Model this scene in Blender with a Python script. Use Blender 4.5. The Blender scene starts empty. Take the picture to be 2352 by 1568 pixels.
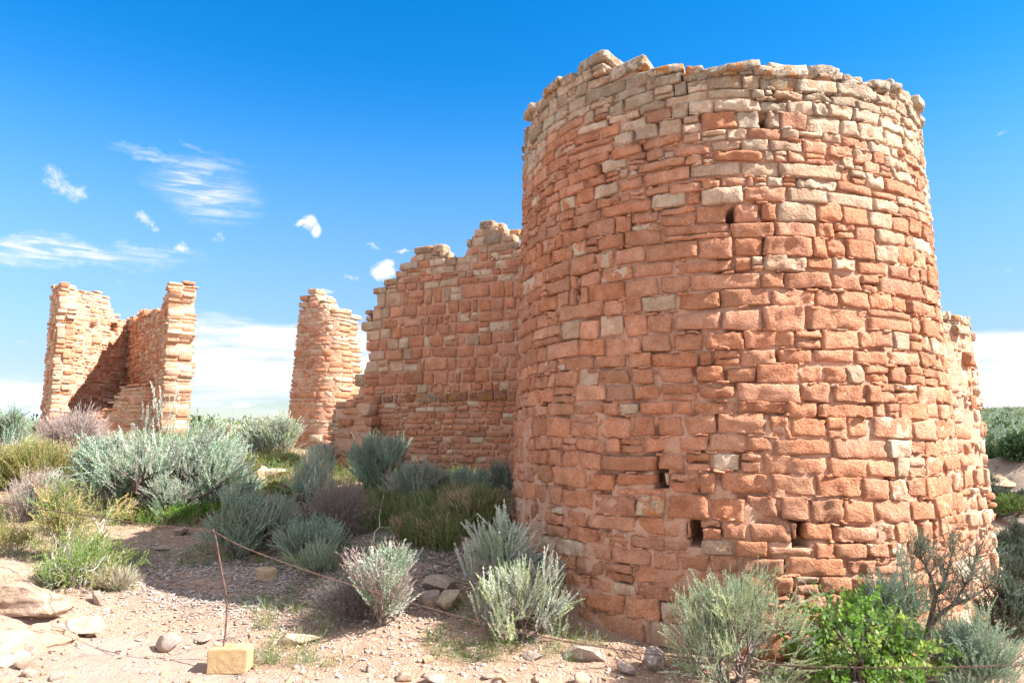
import bpy, bmesh, math, random
import numpy as np
from mathutils import Vector, Matrix, Quaternion

SC = bpy.context.scene
COL = SC.collection
PI = math.pi

# ------------------------------------------------------------------ camera
FOC = 25.0
PITCH = math.radians(7.05)
EYE = np.array([0.0, 0.0, 1.6])
cam_d = bpy.data.cameras.new("camera")
cam_d.lens = FOC
cam_d.sensor_width = 36.0
cam_d.clip_start = 0.05
cam_d.clip_end = 30000
cam = bpy.data.objects.new("camera", cam_d)
COL.objects.link(cam)
cam.location = EYE
cam.rotation_euler = (PI / 2 + PITCH, 0, 0)
SC.camera = cam

# ------------------------------------------------------------------ light
SUN_EL = math.radians(43)
SUN_AZ = math.atan2(0.96, -0.25)            # from +Y towards +X
SUN_DIR = Vector((math.sin(SUN_AZ) * math.cos(SUN_EL), math.cos(SUN_AZ) * math.cos(SUN_EL), math.sin(SUN_EL)))
sl = bpy.data.lights.new("sun", 'SUN')
sl.energy = 5.0
sl.angle = math.radians(0.5)
sl.color = (1.0, 0.965, 0.92)
so = bpy.data.objects.new("sun", sl)
COL.objects.link(so)
so.rotation_euler = (-SUN_DIR).to_track_quat('-Z', 'Y').to_euler()
SC.view_settings.view_transform = 'Standard'
SC.view_settings.look = 'None'
SC.view_settings.exposure = 1.60
SC.view_settings.gamma = 1.0

FPX = 2352 * FOC / 36.0
CT, ST = math.cos(PITCH), math.sin(PITCH)


def ray(px, py):
    r, u = px - 1176.0, 784.0 - py
    return np.array([r, FPX * CT - u * ST, u * CT + FPX * ST])


# ------------------------------------------------------------------ node helpers
class NT:
    def __init__(s, tree):
        s.t = tree
        s.t.nodes.clear()

    def n(s, kind, ins=None, **props):
        nd = s.t.nodes.new(kind)
        for k, v in props.items():
            setattr(nd, k, v)
        for k, v in (ins or {}).items():
            sock = nd.inputs[k]
            if isinstance(v, bpy.types.NodeSocket):
                s.t.links.new(v, sock)
            else:
                sock.default_value = v
        return nd

    def math(s, op, a, b=0.0, c=None, clamp=False):
        ins = {0: a, 1: b}
        if c is not None:
            ins[2] = c
        return s.n('ShaderNodeMath', ins, operation=op, use_clamp=clamp).outputs[0]

    def noise(s, vec, scale, detail=4.0, rough=0.55, dist=0.0):
        return s.n('ShaderNodeTexNoise', {'Vector': vec, 'Scale': scale, 'Detail': detail, 'Roughness': rough, 'Distortion': dist}).outputs[0]

    def ramp(s, fac, a, b, lo=0.0, hi=1.0):
        nd = s.n('ShaderNodeMapRange', {0: fac, 1: a, 2: b, 3: lo, 4: hi}, interpolation_type='SMOOTHSTEP')
        return nd.outputs[0]

    def mix(s, fac, a, b, blend='MIX'):
        nd = s.n('ShaderNodeMix', {0: fac}, data_type='RGBA', blend_type=blend)
        for i, v in ((6, a), (7, b)):
            if isinstance(v, bpy.types.NodeSocket):
                s.t.links.new(v, nd.inputs[i])
            else:
                nd.inputs[i].default_value = (*v, 1.0) if len(v) == 3 else v
        return nd.outputs[2]


# ------------------------------------------------------------------ world: sky and clouds
w = bpy.data.worlds.new("World")
SC.world = w
w.use_nodes = True
T = NT(w.node_tree)
sky = T.n('ShaderNodeTexSky', sky_type='NISHITA', sun_disc=False, sun_elevation=SUN_EL, sun_rotation=SUN_AZ,
          altitude=1600.0, air_density=1.0, dust_density=0.35, ozone_density=2.2)
gen = T.n('ShaderNodeTexCoord').outputs['Generated']
sep = T.n('ShaderNodeSeparateXYZ', {0: gen})
az = T.math('ARCTAN2', sep.outputs[0], sep.outputs[1])
el = T.math('ARCSINE', sep.outputs[2])
ang = T.n('ShaderNodeCombineXYZ', {0: az, 1: el, 2: 0.0}).outputs[0]
SKYCOL = T.n('ShaderNodeHueSaturation', {'Hue': T.ramp(el, 0.0, 0.14, 0.54, 0.498), 'Saturation': T.ramp(el, 0.02, 0.50, 1.06, 1.42), 'Value': T.ramp(el, -0.05, 0.40, 0.34, 1.0), 'Color': sky.outputs[0]}).outputs[0]
# edge warp
wn = T.n('ShaderNodeTexNoise', {'Vector': ang, 'Scale': 22.0, 'Detail': 5.0, 'Roughness': 0.6})
warp = T.n('ShaderNodeVectorMath', {0: wn.outputs['Color'], 1: (0.5, 0.5, 0.5)}, operation='SUBTRACT').outputs[0]


def azel(px, py):
    d = ray(px, py)
    d = d / np.linalg.norm(d)
    return math.atan2(d[0], d[1]), math.asin(d[2])


def cloud(px, py, rx, ry, rot, strength, warp_amt):
    a0, e0 = azel(px, py)
    ce = math.cos(e0)
    wv = T.n('ShaderNodeVectorMath', {0: warp, 3: warp_amt}, operation='SCALE').outputs[0]
    v = T.n('ShaderNodeVectorMath', {0: ang, 1: wv}, operation='ADD').outputs[0]
    m = T.n('ShaderNodeMapping', {'Vector': v, 'Location': (a0, e0, 0), 'Rotation': (0, 0, math.radians(rot)),
                                  'Scale': (rx / FPX / ce, ry / FPX, 1)}, vector_type='TEXTURE').outputs[0]
    ln = T.n('ShaderNodeVectorMath', {0: m}, operation='LENGTH').outputs['Value']
    return T.math('MULTIPLY', T.ramp(ln, 1.15, 0.1), strength)


puffs = [(128, 405, 26, 34, 0, .55, .03), (158, 440, 42, 28, -15, .75, .03), (712, 512, 26, 24, 0, 1.1, .022), (724, 530, 18, 26, 0, 1.1, .02),
         (690, 510, 26, 10, 25, .9, .02), (882, 624, 38, 24, 0, 1.25, .02), (896, 610, 22, 18, 0, 1.0, .02),
         (925, 577, 34, 9, 0, .8, .03), (858, 566, 30, 9, -20, .6, .03), (806, 638, 26, 9, -15, .6, .03), (755, 667, 22, 8, 0, .6, .03),
         (335, 505, 40, 13, -28, .6, .03), (418, 563, 22, 20, -50, .75, .03), (500, 540, 26, 28, 0, .35, .03), (272, 650, 16, 6, 0, .3, .02),
         (2318, 302, 30, 8, 0, .35, .03), (2312, 622, 16, 8, 0, .35, .02), (556, 927, 36, 10, 0, .9, .02), (500, 927, 24, 6, 0, .6, .02),
         (470, 760, 60, 14, 0, .8, .03), (80, 790, 40, 10, 0, .4, .03)]
acc = None
for c in puffs:
    m = cloud(*c)
    acc = m if acc is None else T.math('MAXIMUM', acc, m)
pn = T.noise(ang, 55.0, 7.0, 0.62, 0.4)
acc = T.math('MULTIPLY', T.ramp(T.math('ADD', acc, T.math('MULTIPLY', T.math('SUBTRACT', pn, 0.5), 1.7)), 0.20, 1.05), T.ramp(acc, 0.02, 0.35))
# streaked wisps: noise stretched along a slanted direction
st = T.n('ShaderNodeMapping', {'Vector': ang, 'Rotation': (0, 0, math.radians(9)), 'Scale': (16, 120, 1)}).outputs[0]
stn = T.ramp(T.noise(st, 1.0, 5.0, 0.6, 0.6), 0.36, 0.68)
wis = None
for c in [(470, 440, 120, 62, -8, .95, .05), (470, 385, 95, 26, 10, .5, .05), (345, 350, 80, 13, -6, .6, .04), (120, 580, 270, 30, 3, .95, .06),
          (330, 570, 120, 15, 4, .6, .05), (20, 590, 120, 26, 0, .7, .05), (455, 342, 40, 8, -15, .3, .04)]:
    m = cloud(*c)
    wis = m if wis is None else T.math('MAXIMUM', wis, m)
wis = T.math('MULTIPLY', wis, T.math('ADD', T.math('MULTIPLY', stn, 0.85), 0.12))
acc = T.math('MAXIMUM', acc, wis)
# bank of cloud near the horizon
bk = T.n('ShaderNodeMapping', {'Vector': ang, 'Location': (0.3, 0.0, 0), 'Scale': (5.0, 44, 1)}).outputs[0]
bn = T.noise(bk, 1.0, 6.0, 0.58, 0.3)
bmask = T.math('MULTIPLY', T.ramp(el, 0.165, 0.120), T.ramp(el, 0.0, 0.075, 0.30, 1.0))
left = T.math('MULTIPLY', T.ramp(az, -0.48, -0.38), 1.0)
right = T.ramp(az, 0.45, 0.55)
lowl = T.math('MULTIPLY', T.ramp(el, 0.075, 0.04), T.ramp(az, -0.46, -0.52))
lowr = T.math('MULTIPLY', T.ramp(el, 0.125, 0.1), T.ramp(az, 0.5, 0.56))
mid = T.math('MULTIPLY', T.ramp(az, -0.47, -0.41), T.ramp(az, -0.14, -0.2))
zone = T.math('MAXIMUM', T.math('MAXIMUM', lowl, T.math('MULTIPLY', bmask, mid)), lowr)
bank = T.math('MULTIPLY', T.ramp(T.math('ADD', bn, T.math('MULTIPLY', zone, 0.30)), 0.55, 0.84, 0.0, 1.0), T.math('POWER', zone, 0.5))
acc = T.math('MAXIMUM', acc, bank)
cl = T.math('MINIMUM', acc, 0.97)
CLOUDCOL = (3.75, 3.75, 3.85, 1)
mixc = T.mix(cl, SKYCOL, CLOUDCOL)
# unseen bright cumulus added overhead and behind the viewer to fill the shade
behind = T.math('MAXIMUM', T.ramp(T.math('ABSOLUTE', az), 0.95, 1.25), T.ramp(el, 0.80, 1.0))
cn = T.noise(gen, 3.2, 6.0, 0.55, 0.2)
fill_cov = T.math('MULTIPLY', T.math('MULTIPLY', T.ramp(cn, 0.44, 0.56), behind), T.ramp(el, -0.02, 0.06))
mixc = T.mix(T.math('MULTIPLY', fill_cov, 0.92), mixc, (7.3, 6.8, 6.2, 1))
bg = T.n('ShaderNodeBackground', {'Color': mixc, 'Strength': 0.10})
outw = T.n('ShaderNodeOutputWorld', {0: bg.outputs[0]})


# ------------------------------------------------------------------ numpy noise
def _h(ix, iy, iz, seed):
    n = (ix.astype(np.int64) * 374761393 + iy.astype(np.int64) * 668265263 + iz.astype(np.int64) * 1274126177 + seed * 974711) & 0xffffffff
    n = ((n ^ (n >> 13)) * 1274126177) & 0xffffffff
    n = ((n ^ (n >> 15)) * 2246822519) & 0xffffffff
    return ((n ^ (n >> 16)) & 0xffff) / 65535.0


def vnoise(P, seed=0):
    P = np.asarray(P, float)
    i = np.floor(P).astype(np.int64)
    f = P - i
    f = f * f * (3 - 2 * f)
    x, y, z = i[..., 0], i[..., 1], i[..., 2]
    fx, fy, fz = f[..., 0], f[..., 1], f[..., 2]
    def L(a, b, t): return a + (b - a) * t
    r0 = L(L(_h(x, y, z, seed), _h(x + 1, y, z, seed), fx), L(_h(x, y + 1, z, seed), _h(x + 1, y + 1, z, seed), fx), fy)
    r1 = L(L(_h(x, y, z + 1, seed), _h(x + 1, y, z + 1, seed), fx), L(_h(x, y + 1, z + 1, seed), _h(x + 1, y + 1, z + 1, seed), fx), fy)
    return L(r0, r1, fz) * 2 - 1


def fbm(P, seed=0, o=4):
    s, a, t = 0, 1.0, 0
    P = np.asarray(P, float)
    for k in range(o):
        s = s + a * vnoise(P * 2.03 ** k, seed + k)
        t += a
        a *= 0.5
    return s / t


def v2(x, y, z=0.0):
    x, y = np.broadcast_arrays(np.asarray(x, float), np.asarray(y, float))
    return np.stack([x, y, np.full_like(x, z)], -1)


def sstep(a, b, x):
    t = np.clip((np.asarray(x, float) - a) / (b - a), 0, 1)
    return t * t * (3 - 2 * t)


# ------------------------------------------------------------------ mesh helpers
def mesh_np(name, V, faces, mat=None, col=None, smooth=False, extra=None):
    """faces: list of int arrays (n,k)"""
    me = bpy.data.meshes.new(name)
    V = np.asarray(V, np.float32).reshape(-1, 3)
    me.vertices.add(len(V))
    me.vertices.foreach_set('co', V.ravel())
    if not isinstance(faces, (list, tuple)):
        faces = [faces]
    faces = [np.asarray(f, np.int32) for f in faces if len(f)]
    loops = np.concatenate([f.ravel() for f in faces])
    tot = np.concatenate([np.full(len(f), f.shape[1], np.int32) for f in faces])
    start = np.concatenate([[0], np.cumsum(tot)[:-1]]).astype(np.int32)
    me.loops.add(len(loops))
    me.loops.foreach_set('vertex_index', loops)
    me.polygons.add(len(tot))
    me.polygons.foreach_set('loop_start', start)
    me.polygons.foreach_set('loop_total', tot)
    if smooth:
        me.polygons.foreach_set('use_smooth', np.ones(len(tot), bool))
    me.update(calc_edges=True)
    me.validate()
    if col is not None:
        col = np.asarray(col, np.float32)
        if col.shape[1] == 3:
            col = np.concatenate([col, np.zeros((len(col), 1), np.float32)], 1)
        at = me.attributes.new('Col', 'FLOAT_COLOR', 'POINT')
        at.data.foreach_set('color', col.ravel())
    if extra is not None:
        for k, a in extra.items():
            at = me.attributes.new(k, 'FLOAT', 'POINT')
            at.data.foreach_set('value', np.asarray(a, np.float32))
    if mat:
        me.materials.append(mat)
    return me


def link(name, me, parent=None, loc=None):
    o = bpy.data.objects.new(name, me)
    COL.objects.link(o)
    if parent is not None:
        o.parent = parent
    if loc is not None:
        o.location = loc
    return o


def tag(o, label=None, cat=None, group=None, kind=None):
    if label: o['label'] = label
    if cat: o['category'] = cat
    if group: o['group'] = group
    if kind: o['kind'] = kind
    return o


def empty(name, loc, label, cat, group=None):
    o = bpy.data.objects.new(name, None)
    o.empty_display_size = 0.2
    COL.objects.link(o)
    o.location = loc
    return tag(o, label, cat, group)


def tubes(paths, radii, sides=5):
    """paths: list of (k,3) arrays, radii: list of (k,) arrays -> V,F"""
    Vs, Fs, off = [], [], 0
    a = np.linspace(0, 2 * PI, sides, endpoint=False)
    for P, R in zip(paths, radii):
        P = np.asarray(P, float)
        k = len(P)
        tg = np.gradient(P, axis=0)
        tg /= np.linalg.norm(tg, axis=1)[:, None] + 1e-9
        ref = np.array([0.31, 0.87, 0.39])
        x = np.cross(tg, ref)
        x /= np.linalg.norm(x, axis=1)[:, None] + 1e-9
        y = np.cross(tg, x)
        R = np.broadcast_to(np.asarray(R, float), (k,))
        ring = P[:, None, :] + R[:, None, None] * (np.cos(a)[None, :, None] * x[:, None, :] + np.sin(a)[None, :, None] * y[:, None, :])
        Vs.append(ring.reshape(-1, 3))
        i = np.arange(k - 1)[:, None] * sides
        j = np.arange(sides)[None, :]
        jn = (j + 1) % sides
        Fs.append(np.stack([i + j, i + jn, i + sides + jn, i + sides + j], -1).reshape(-1, 4) + off)
        off += k * sides
    return np.concatenate(Vs), np.concatenate(Fs)


# ------------------------------------------------------------------ materials
def new_mat(name):
    m = bpy.data.materials.new(name)
    m.use_nodes = True
    return m, NT(m.node_tree)


def finish(t, bsdf):
    t.n('ShaderNodeOutputMaterial', {0: bsdf})


def mat_stone(name, bump=1.0, tint=None):
    m, t = new_mat(name)
    pos = t.n('ShaderNodeTexCoord').outputs['Object']
    at = t.n('ShaderNodeAttribute', attribute_name='Col')
    col, patch = at.outputs['Color'], at.outputs['Alpha']
    li = t.n('ShaderNodeAttribute', attribute_name='lichen').outputs['Fac']
    n1 = t.noise(pos, 9.0, 6, 0.6)
    n2 = t.noise(pos, 60.0, 4, 0.65)
    n3 = t.noise(pos, 2.3, 4, 0.5)
    v = t.math('ADD', t.math('MULTIPLY', n1, 0.55), t.math('MULTIPLY', n2, 0.45))
    c = t.mix(1.0, col, t.n('ShaderNodeCombineColor', {0: t.ramp(v, .3, .7, .70, 1.24), 1: t.ramp(v, .3, .7, .62, 1.34), 2: t.ramp(v, .3, .7, .58, 1.42)}).outputs[0], 'MULTIPLY')
    # weathering stains of larger size
    c = t.mix(t.ramp(n3, .52, .68, 0, .35), c, (0.40, 0.245, 0.155))
    # pale spalled patches on some stones
    sp = t.noise(pos, 11.0, 5, 0.62)
    c = t.mix(t.math('MULTIPLY', t.ramp(t.math('ADD', sp, t.math('MULTIPLY', patch, .28)), .66, .70), t.ramp(patch, .05, .3)), c, (0.62, 0.47, 0.33))
    # lichen: grey black and orange spots on the weathered top courses
    l1 = t.noise(pos, 17.0, 5, 0.7)
    l2 = t.noise(t.n('ShaderNodeVectorMath', {0: pos, 1: (7.3, 2.1, 5.5)}, operation='ADD').outputs[0], 9.0, 5, 0.7)
    c = t.mix(t.math('MULTIPLY', t.ramp(l1, .50, .60), t.math('MULTIPLY', li, .8)), c, (0.085, 0.075, 0.065))
    c = t.mix(t.math('MULTIPLY', t.ramp(l2, .545, .59), t.math('MULTIPLY', li, .95)), c, (0.46, 0.17, 0.025))
    b1 = t.noise(pos, 26.0, 8, 0.68)
    b2 = t.n('ShaderNodeTexVoronoi', {'Vector': pos, 'Scale': 55.0}, feature='F1').outputs['Distance']
    b3 = t.noise(pos, 85.0, 5, 0.7)
    hgt = t.math('ADD', t.math('ADD', t.math('MULTIPLY', b1, 1.1), t.math('MULTIPLY', b3, .35)), t.math('MULTIPLY', b2, 0.2))
    bp = t.n('ShaderNodeBump', {'Height': hgt, 'Strength': 1.0 * bump, 'Distance': 0.034}).outputs[0]
    bs = t.n('ShaderNodeBsdfPrincipled', {'Base Color': c, 'Roughness': 0.95, 'Normal': bp, 'Specular IOR Level': 0.15})
    finish(t, bs.outputs[0])
    return m


def mat_mortar():
    m, t = new_mat('mud_mortar')
    pos = t.n('ShaderNodeTexCoord').outputs['Object']
    n1 = t.noise(pos, 6.0, 6, 0.6)
    n2 = t.noise(pos, 70.0, 5, 0.7)
    c = t.mix(t.ramp(n1, .35, .65), (0.47, 0.235, 0.148), (0.56, 0.335, 0.235))
    c = t.mix(t.ramp(n2, .4, .7, 0, .5), c, (0.60, 0.42, 0.31))
    bp = t.n('ShaderNodeBump', {'Height': t.math('ADD', n2, t.noise(pos, 22.0, 5, .6)), 'Strength': 0.8, 'Distance': 0.02}).outputs[0]
    bs = t.n('ShaderNodeBsdfPrincipled', {'Base Color': c, 'Roughness': 1.0, 'Normal': bp, 'Specular IOR Level': 0.1})
    finish(t, bs.outputs[0])
    return m


def mat_ground():
    m, t = new_mat('sandy_ground')
    pos = t.n('ShaderNodeNewGeometry').outputs['Position']
    at = t.n('ShaderNodeAttribute', attribute_name='Col')
    n1 = t.noise(pos, 1.1, 6, 0.6)
    n2 = t.noise(pos, 9.0, 6, 0.65)
    n3 = t.noise(pos, 60.0, 4, 0.7)
    vor = t.n('ShaderNodeTexVoronoi', {'Vector': pos, 'Scale': 38.0, 'Randomness': 1.0})
    c = at.outputs['Color']
    c = t.mix(t.ramp(n2, .42, .66, 0, .6), c, (0.42, 0.285, 0.205))
    c = t.mix(t.ramp(n1, .5, .68, 0, .45), c, (0.31, 0.185, 0.12))
    rock = at.outputs['Alpha']
    speck = t.math('MULTIPLY', t.ramp(n3, .52, .66, 0, .55), t.math('SUBTRACT', 1.0, rock))
    c = t.mix(speck, c, (0.60, 0.46, 0.36))
    # little stones in the dirt
    vsel = t.math('MULTIPLY', t.ramp(vor.outputs['Distance'], .42, .3), t.ramp(t.n('ShaderNodeSeparateColor', {0: vor.outputs['Color']}).outputs[0], .55, .6))
    vsel = t.math('MULTIPLY', vsel, t.math('SUBTRACT', 1.0, rock))
    c = t.mix(t.math('MULTIPLY', vsel, .6), c, (0.58, 0.46, 0.37))
    stain = t.noise(t.n('ShaderNodeMapping', {'Vector': pos, 'Scale': (2.2, 5.5, 5)}).outputs[0], 2.4, 6, 0.7)
    c = t.mix(t.math('MULTIPLY', t.ramp(stain, .58, .68), t.math('MULTIPLY', rock, .5)), c, (0.17, 0.13, 0.115))
    h = t.math('ADD', t.math('ADD', n2, t.math('MULTIPLY', n3, .35)), t.math('MULTIPLY', vsel, .5))
    bp = t.n('ShaderNodeBump', {'Height': h, 'Strength': 1.0, 'Distance': 0.04}).outputs[0]
    bs = t.n('ShaderNodeBsdfPrincipled', {'Base Color': c, 'Roughness': 1.0, 'Normal': bp, 'Specular IOR Level': 0.1})
    finish(t, bs.outputs[0])
    return m


def mat_rock(name, base, dark, dark_amt, pale):
    m, t = new_mat(name)
    oi = t.n('ShaderNodeObjectInfo').outputs['Random']
    pos = t.n('ShaderNodeTexCoord').outputs['Object']
    pp = t.n('ShaderNodeVectorMath', {0: pos, 1: t.n('ShaderNodeVectorMath', {0: (13.0, 7.0, 3.0), 3: oi}, operation='SCALE').outputs[0]}, operation='ADD').outputs[0]
    n1 = t.noise(pp, 5.0, 6, 0.62)
    n2 = t.noise(pp, 40.0, 5, 0.7)
    c = t.mix(t.ramp(n1, .35, .68), base, pale)
    c = t.mix(t.ramp(t.noise(pp, 13.0, 6, .72), .56, .64, 0, dark_amt), c, dark)
    hv = t.n('ShaderNodeHueSaturation', {'Hue': t.math('ADD', .488, t.math('MULTIPLY', oi, .03)), 'Saturation': t.math('ADD', .75, t.math('MULTIPLY', oi, .5)),
                                         'Value': t.math('ADD', .82, t.math('MULTIPLY', oi, .3)), 'Color': c}).outputs[0]
    bp = t.n('ShaderNodeBump', {'Height': t.math('ADD', n2, n1), 'Strength': 0.7, 'Distance': 0.02}).outputs[0]
    bs = t.n('ShaderNodeBsdfPrincipled', {'Base Color': hv, 'Roughness': 0.95, 'Normal': bp, 'Specular IOR Level': 0.15})
    finish(t, bs.outputs[0])
    return m


def mat_leaf(name, transl=0.25):
    m, t = new_mat(name)
    at = t.n('ShaderNodeAttribute', attribute_name='Col').outputs['Color']
    d = t.n('ShaderNodeBsdfDiffuse', {'Color': at, 'Roughness': 0.6})
    tr = t.n('ShaderNodeBsdfTranslucent', {'Color': at})
    mx = t.n('ShaderNodeMixShader', {0: transl, 1: d.outputs[0], 2: tr.outputs[0]})
    if transl > .3:
        gl = t.n('ShaderNodeBsdfGlossy', {'Color': (1, 1, 1, 1), 'Roughness': .6})
        mx = t.n('ShaderNodeMixShader', {0: .03, 1: mx.outputs[0], 2: gl.outputs[0]})
    finish(t, mx.outputs[0])
    return m


def mat_bark(name, a, b):
    m, t = new_mat(name)
    pos = t.n('ShaderNodeTexCoord').outputs['Object']
    n = t.noise(t.n('ShaderNodeMapping', {'Vector': pos, 'Scale': (1, 1, .25)}).outputs[0], 70.0, 5, .65)
    c = t.mix(t.ramp(n, .35, .65), a, b)
    bp = t.n('ShaderNodeBump', {'Height': n, 'Strength': 0.6, 'Distance': 0.01}).outputs[0]
    bs = t.n('ShaderNodeBsdfPrincipled', {'Base Color': c, 'Roughness': 0.95, 'Normal': bp, 'Specular IOR Level': 0.1})
    finish(t, bs.outputs[0])
    return m


M_STONE = mat_stone('red_sandstone_blocks')
M_MORTAR = mat_mortar()
M_GROUND = mat_ground()
M_ROCK = mat_rock('pale_sandstone', (0.46, 0.315, 0.225), (0.17, 0.125, 0.10), .45, (0.58, 0.45, 0.35))


def mat_slick():
    m, t = new_mat('slickrock')
    pos = t.n('ShaderNodeNewGeometry').outputs['Position']
    n1 = t.noise(pos, 3.0, 6, .6); n2 = t.noise(pos, 34.0, 6, .7)
    bed = t.noise(t.n('ShaderNodeMapping', {'Vector': pos, 'Scale': (2.5, 2.5, 22)}).outputs[0], 1.0, 5, .6, .8)
    c = t.mix(t.ramp(n1, .35, .65), (.34, .225, .155), (.44, .32, .235))
    c = t.mix(t.ramp(bed, .5, .62, 0, .5), c, (.31, .195, .125))
    c = t.mix(t.ramp(n2, .5, .66, 0, .35), c, (.55, .43, .33))
    stn = t.noise(t.n('ShaderNodeMapping', {'Vector': pos, 'Scale': (3, 7, 7)}).outputs[0], 2.6, 7, .72)
    c = t.mix(t.ramp(stn, .55, .64, 0, .75), c, (.13, .10, .09))
    ws = t.n('ShaderNodeVectorMath', {0: pos, 1: t.n('ShaderNodeVectorMath', {0: t.n('ShaderNodeTexNoise', {'Vector': pos, 'Scale': 3.0, 'Detail': 4.0}).outputs['Color'], 3: .35}, operation='SCALE').outputs[0]}, operation='ADD').outputs[0]
    cr = t.n('ShaderNodeTexVoronoi', {'Vector': ws, 'Scale': 1.1}, feature='DISTANCE_TO_EDGE').outputs['Distance']
    crk = t.math('MAXIMUM', t.ramp(cr, .0, .009), t.ramp(n1, .44, .52))
    c = t.mix(t.math('SUBTRACT', 1.0, crk), c, (.12, .08, .06))
    h = t.math('ADD', t.math('ADD', t.math('MULTIPLY', n2, .6), t.math('MULTIPLY', bed, .8)), t.math('MULTIPLY', crk, .5))
    b = t.n('ShaderNodeBump', {'Height': h, 'Strength': .9, 'Distance': .035}).outputs[0]
    finish(t, t.n('ShaderNodeBsdfPrincipled', {'Base Color': c, 'Roughness': .95, 'Normal': b, 'Specular IOR Level': .15}).outputs[0])
    return m


M_SLICK = mat_slick()
M_DROCK = mat_rock('lichened_sandstone', (0.42, 0.31, 0.24), (0.075, 0.065, 0.06), .9, (0.58, 0.48, 0.40))
M_CLIFF = mat_rock('canyon_sandstone', (0.25, 0.18, 0.135), (0.06, 0.05, 0.045), .6, (0.38, 0.29, 0.22))  # rock tones darkened to deepen the shade on the canyon wall
M_LEAF = mat_leaf('grey_green_leaves', .12)
M_GREEN = mat_leaf('bright_green_leaves', .4)
M_BARK = mat_bark('grey_shrub_bark', (0.115, 0.085, 0.07), (0.30, 0.25, 0.215))
M_DBARK = mat_bark('dark_shrub_bark', (0.06, 0.042, 0.035), (0.19, 0.145, 0.12))
M_WBARK = mat_bark('pale_shrub_bark', (0.33, 0.28, 0.24), (0.55, 0.49, 0.43))

# ------------------------------------------------------------------ terrain
CP = np.array([
    (0, 0, 0), (-3, 0, .08), (3, 0, 0), (0, -5, 0), (-6, -4, .1), (6, -4, 0), (0, 3, 0), (-3, 3, .06), (3, 3, 0), (0, 4.8, .02), (-1.9, 4.9, 0.0), (-1, 5.2, .05),
    (-3.4, 4.6, .10), (-2.6, 5.4, .08), (-3.6, 5.6, .28), (-4.6, 5.0, .38), (2, 5, .03), (3.65, 5.3, 0), (4.4, 5.2, -.05), (6, 4, -.1),
    (.7, 5.62, .14), (1.5, 5.2, .06), (2.5, 5.2, .03), (.25, 6.2, .36), (-.05, 7.1, .74), (-.5, 6, .24), (-.7, 5.6, .11), (-1.5, 6, .15), (-2.5, 6.5, .18), (-4.2, 7, .36),
    (-2, 7.5, .40), (-1, 7.5, .60), (-1, 8.7, .80), (0, 10.2, .88), (-1.2, 10.7, .93), (-2.5, 11.3, 1.0), (-2.5, 9, .62), (-4, 9, .55), (-6, 9, .62),
    (-3.6, 11, .95), (-4.2, 14, 1.2), (-6, 13, 1.15), (-8, 14, 1.25), (-10, 17, 1.40), (-12, 19, 1.45), (-8, 19, 1.4), (-6, 6, .42), (-6, 4, .4), (-10, 8, .75),
    (-14, 12, 1.1), (-15, 20, 1.42), (0, 14, 1.1), (0, 20, 1.4), (4, 12, .4), (3, 9.5, .5), (-20, 26, 1.45), (0, 28, 1.4), (-10, 28, 1.45), (-22, 10, 1.0)], float)


def _tps(r2):
    return 0.5 * r2 * np.log(r2 + 1e-9)


_n = len(CP)
_d2 = ((CP[:, None, :2] - CP[None, :, :2]) ** 2).sum(-1)
_A = np.zeros((_n + 3, _n + 3))
_A[:_n, :_n] = _tps(_d2) + np.eye(_n) * 0.05
_A[:_n, _n] = 1
_A[:_n, _n + 1:] = CP[:, :2]
_A[_n:, :_n] = _A[:_n, _n:].T
_W = np.linalg.solve(_A, np.concatenate([CP[:, 2], [0, 0, 0]]))
CAN_D = [-50, 5.4, 6.2, 7.0, 8.5, 11, 13, 14.2, 15.0, 15.6, 16.4, 17.0, 18.0, 18.6, 19.6, 20.2, 24, 34, 60, 120, 220, 900]
CAN_Z = [0, 0, -.12, -.35, -2.0, -3.2, -3.0, -2.3, -2.1, -1.5, -1.35, -.75, -.6, .05, .2, .62, .72, .95, 2.1, 4.7, 6.0, 6.0]


def base_z(x, y):
    x, y = np.broadcast_arrays(np.asarray(x, float), np.asarray(y, float))
    sh = x.shape
    x, y = x.ravel(), y.ravel()
    out = np.empty_like(x)
    for s in range(0, len(x), 40000):
        X, Y = x[s:s + 40000], y[s:s + 40000]
        r = np.sqrt(X * X + Y * Y)
        Xc = np.clip(X, -24, 12); Yc = np.clip(Y, -6, 30)
        r2 = (Xc[:, None] - CP[None, :, 0]) ** 2 + (Yc[:, None] - CP[None, :, 1]) ** 2
        near = _tps(r2) @ _W[:_n] + _W[_n] + _W[_n + 1] * Xc + _W[_n + 2] * Yc
        far = 1.42 + 0.12 * fbm(v2(X / 30, Y / 30), 5, 3) - 0.35 * sstep(40, 200, r)
        far = np.where(Y < 0, near, far)
        z = near + (far - near) * sstep(20, 30, r)
        # canyon and opposite mesa on the right
        d = Y + 0.9 * (X - 0.68 * Y) * (Y > 5.4)
        d = np.where(d > 40, Y * 0.5 + d * 0.5, d)
        zc = np.interp(d, CAN_D, CAN_Z) + 0.10 * fbm(v2(X / 2.2, Y / 2.2), 9, 4) * sstep(8, 12, d)
        wr = sstep(0.50, 0.62, X / np.maximum(Y, .5)) * sstep(5.6, 6.6, Y)
        z = z + (zc - z) * wr
        out[s:s + 40000] = z
    return out.reshape(sh)


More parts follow.
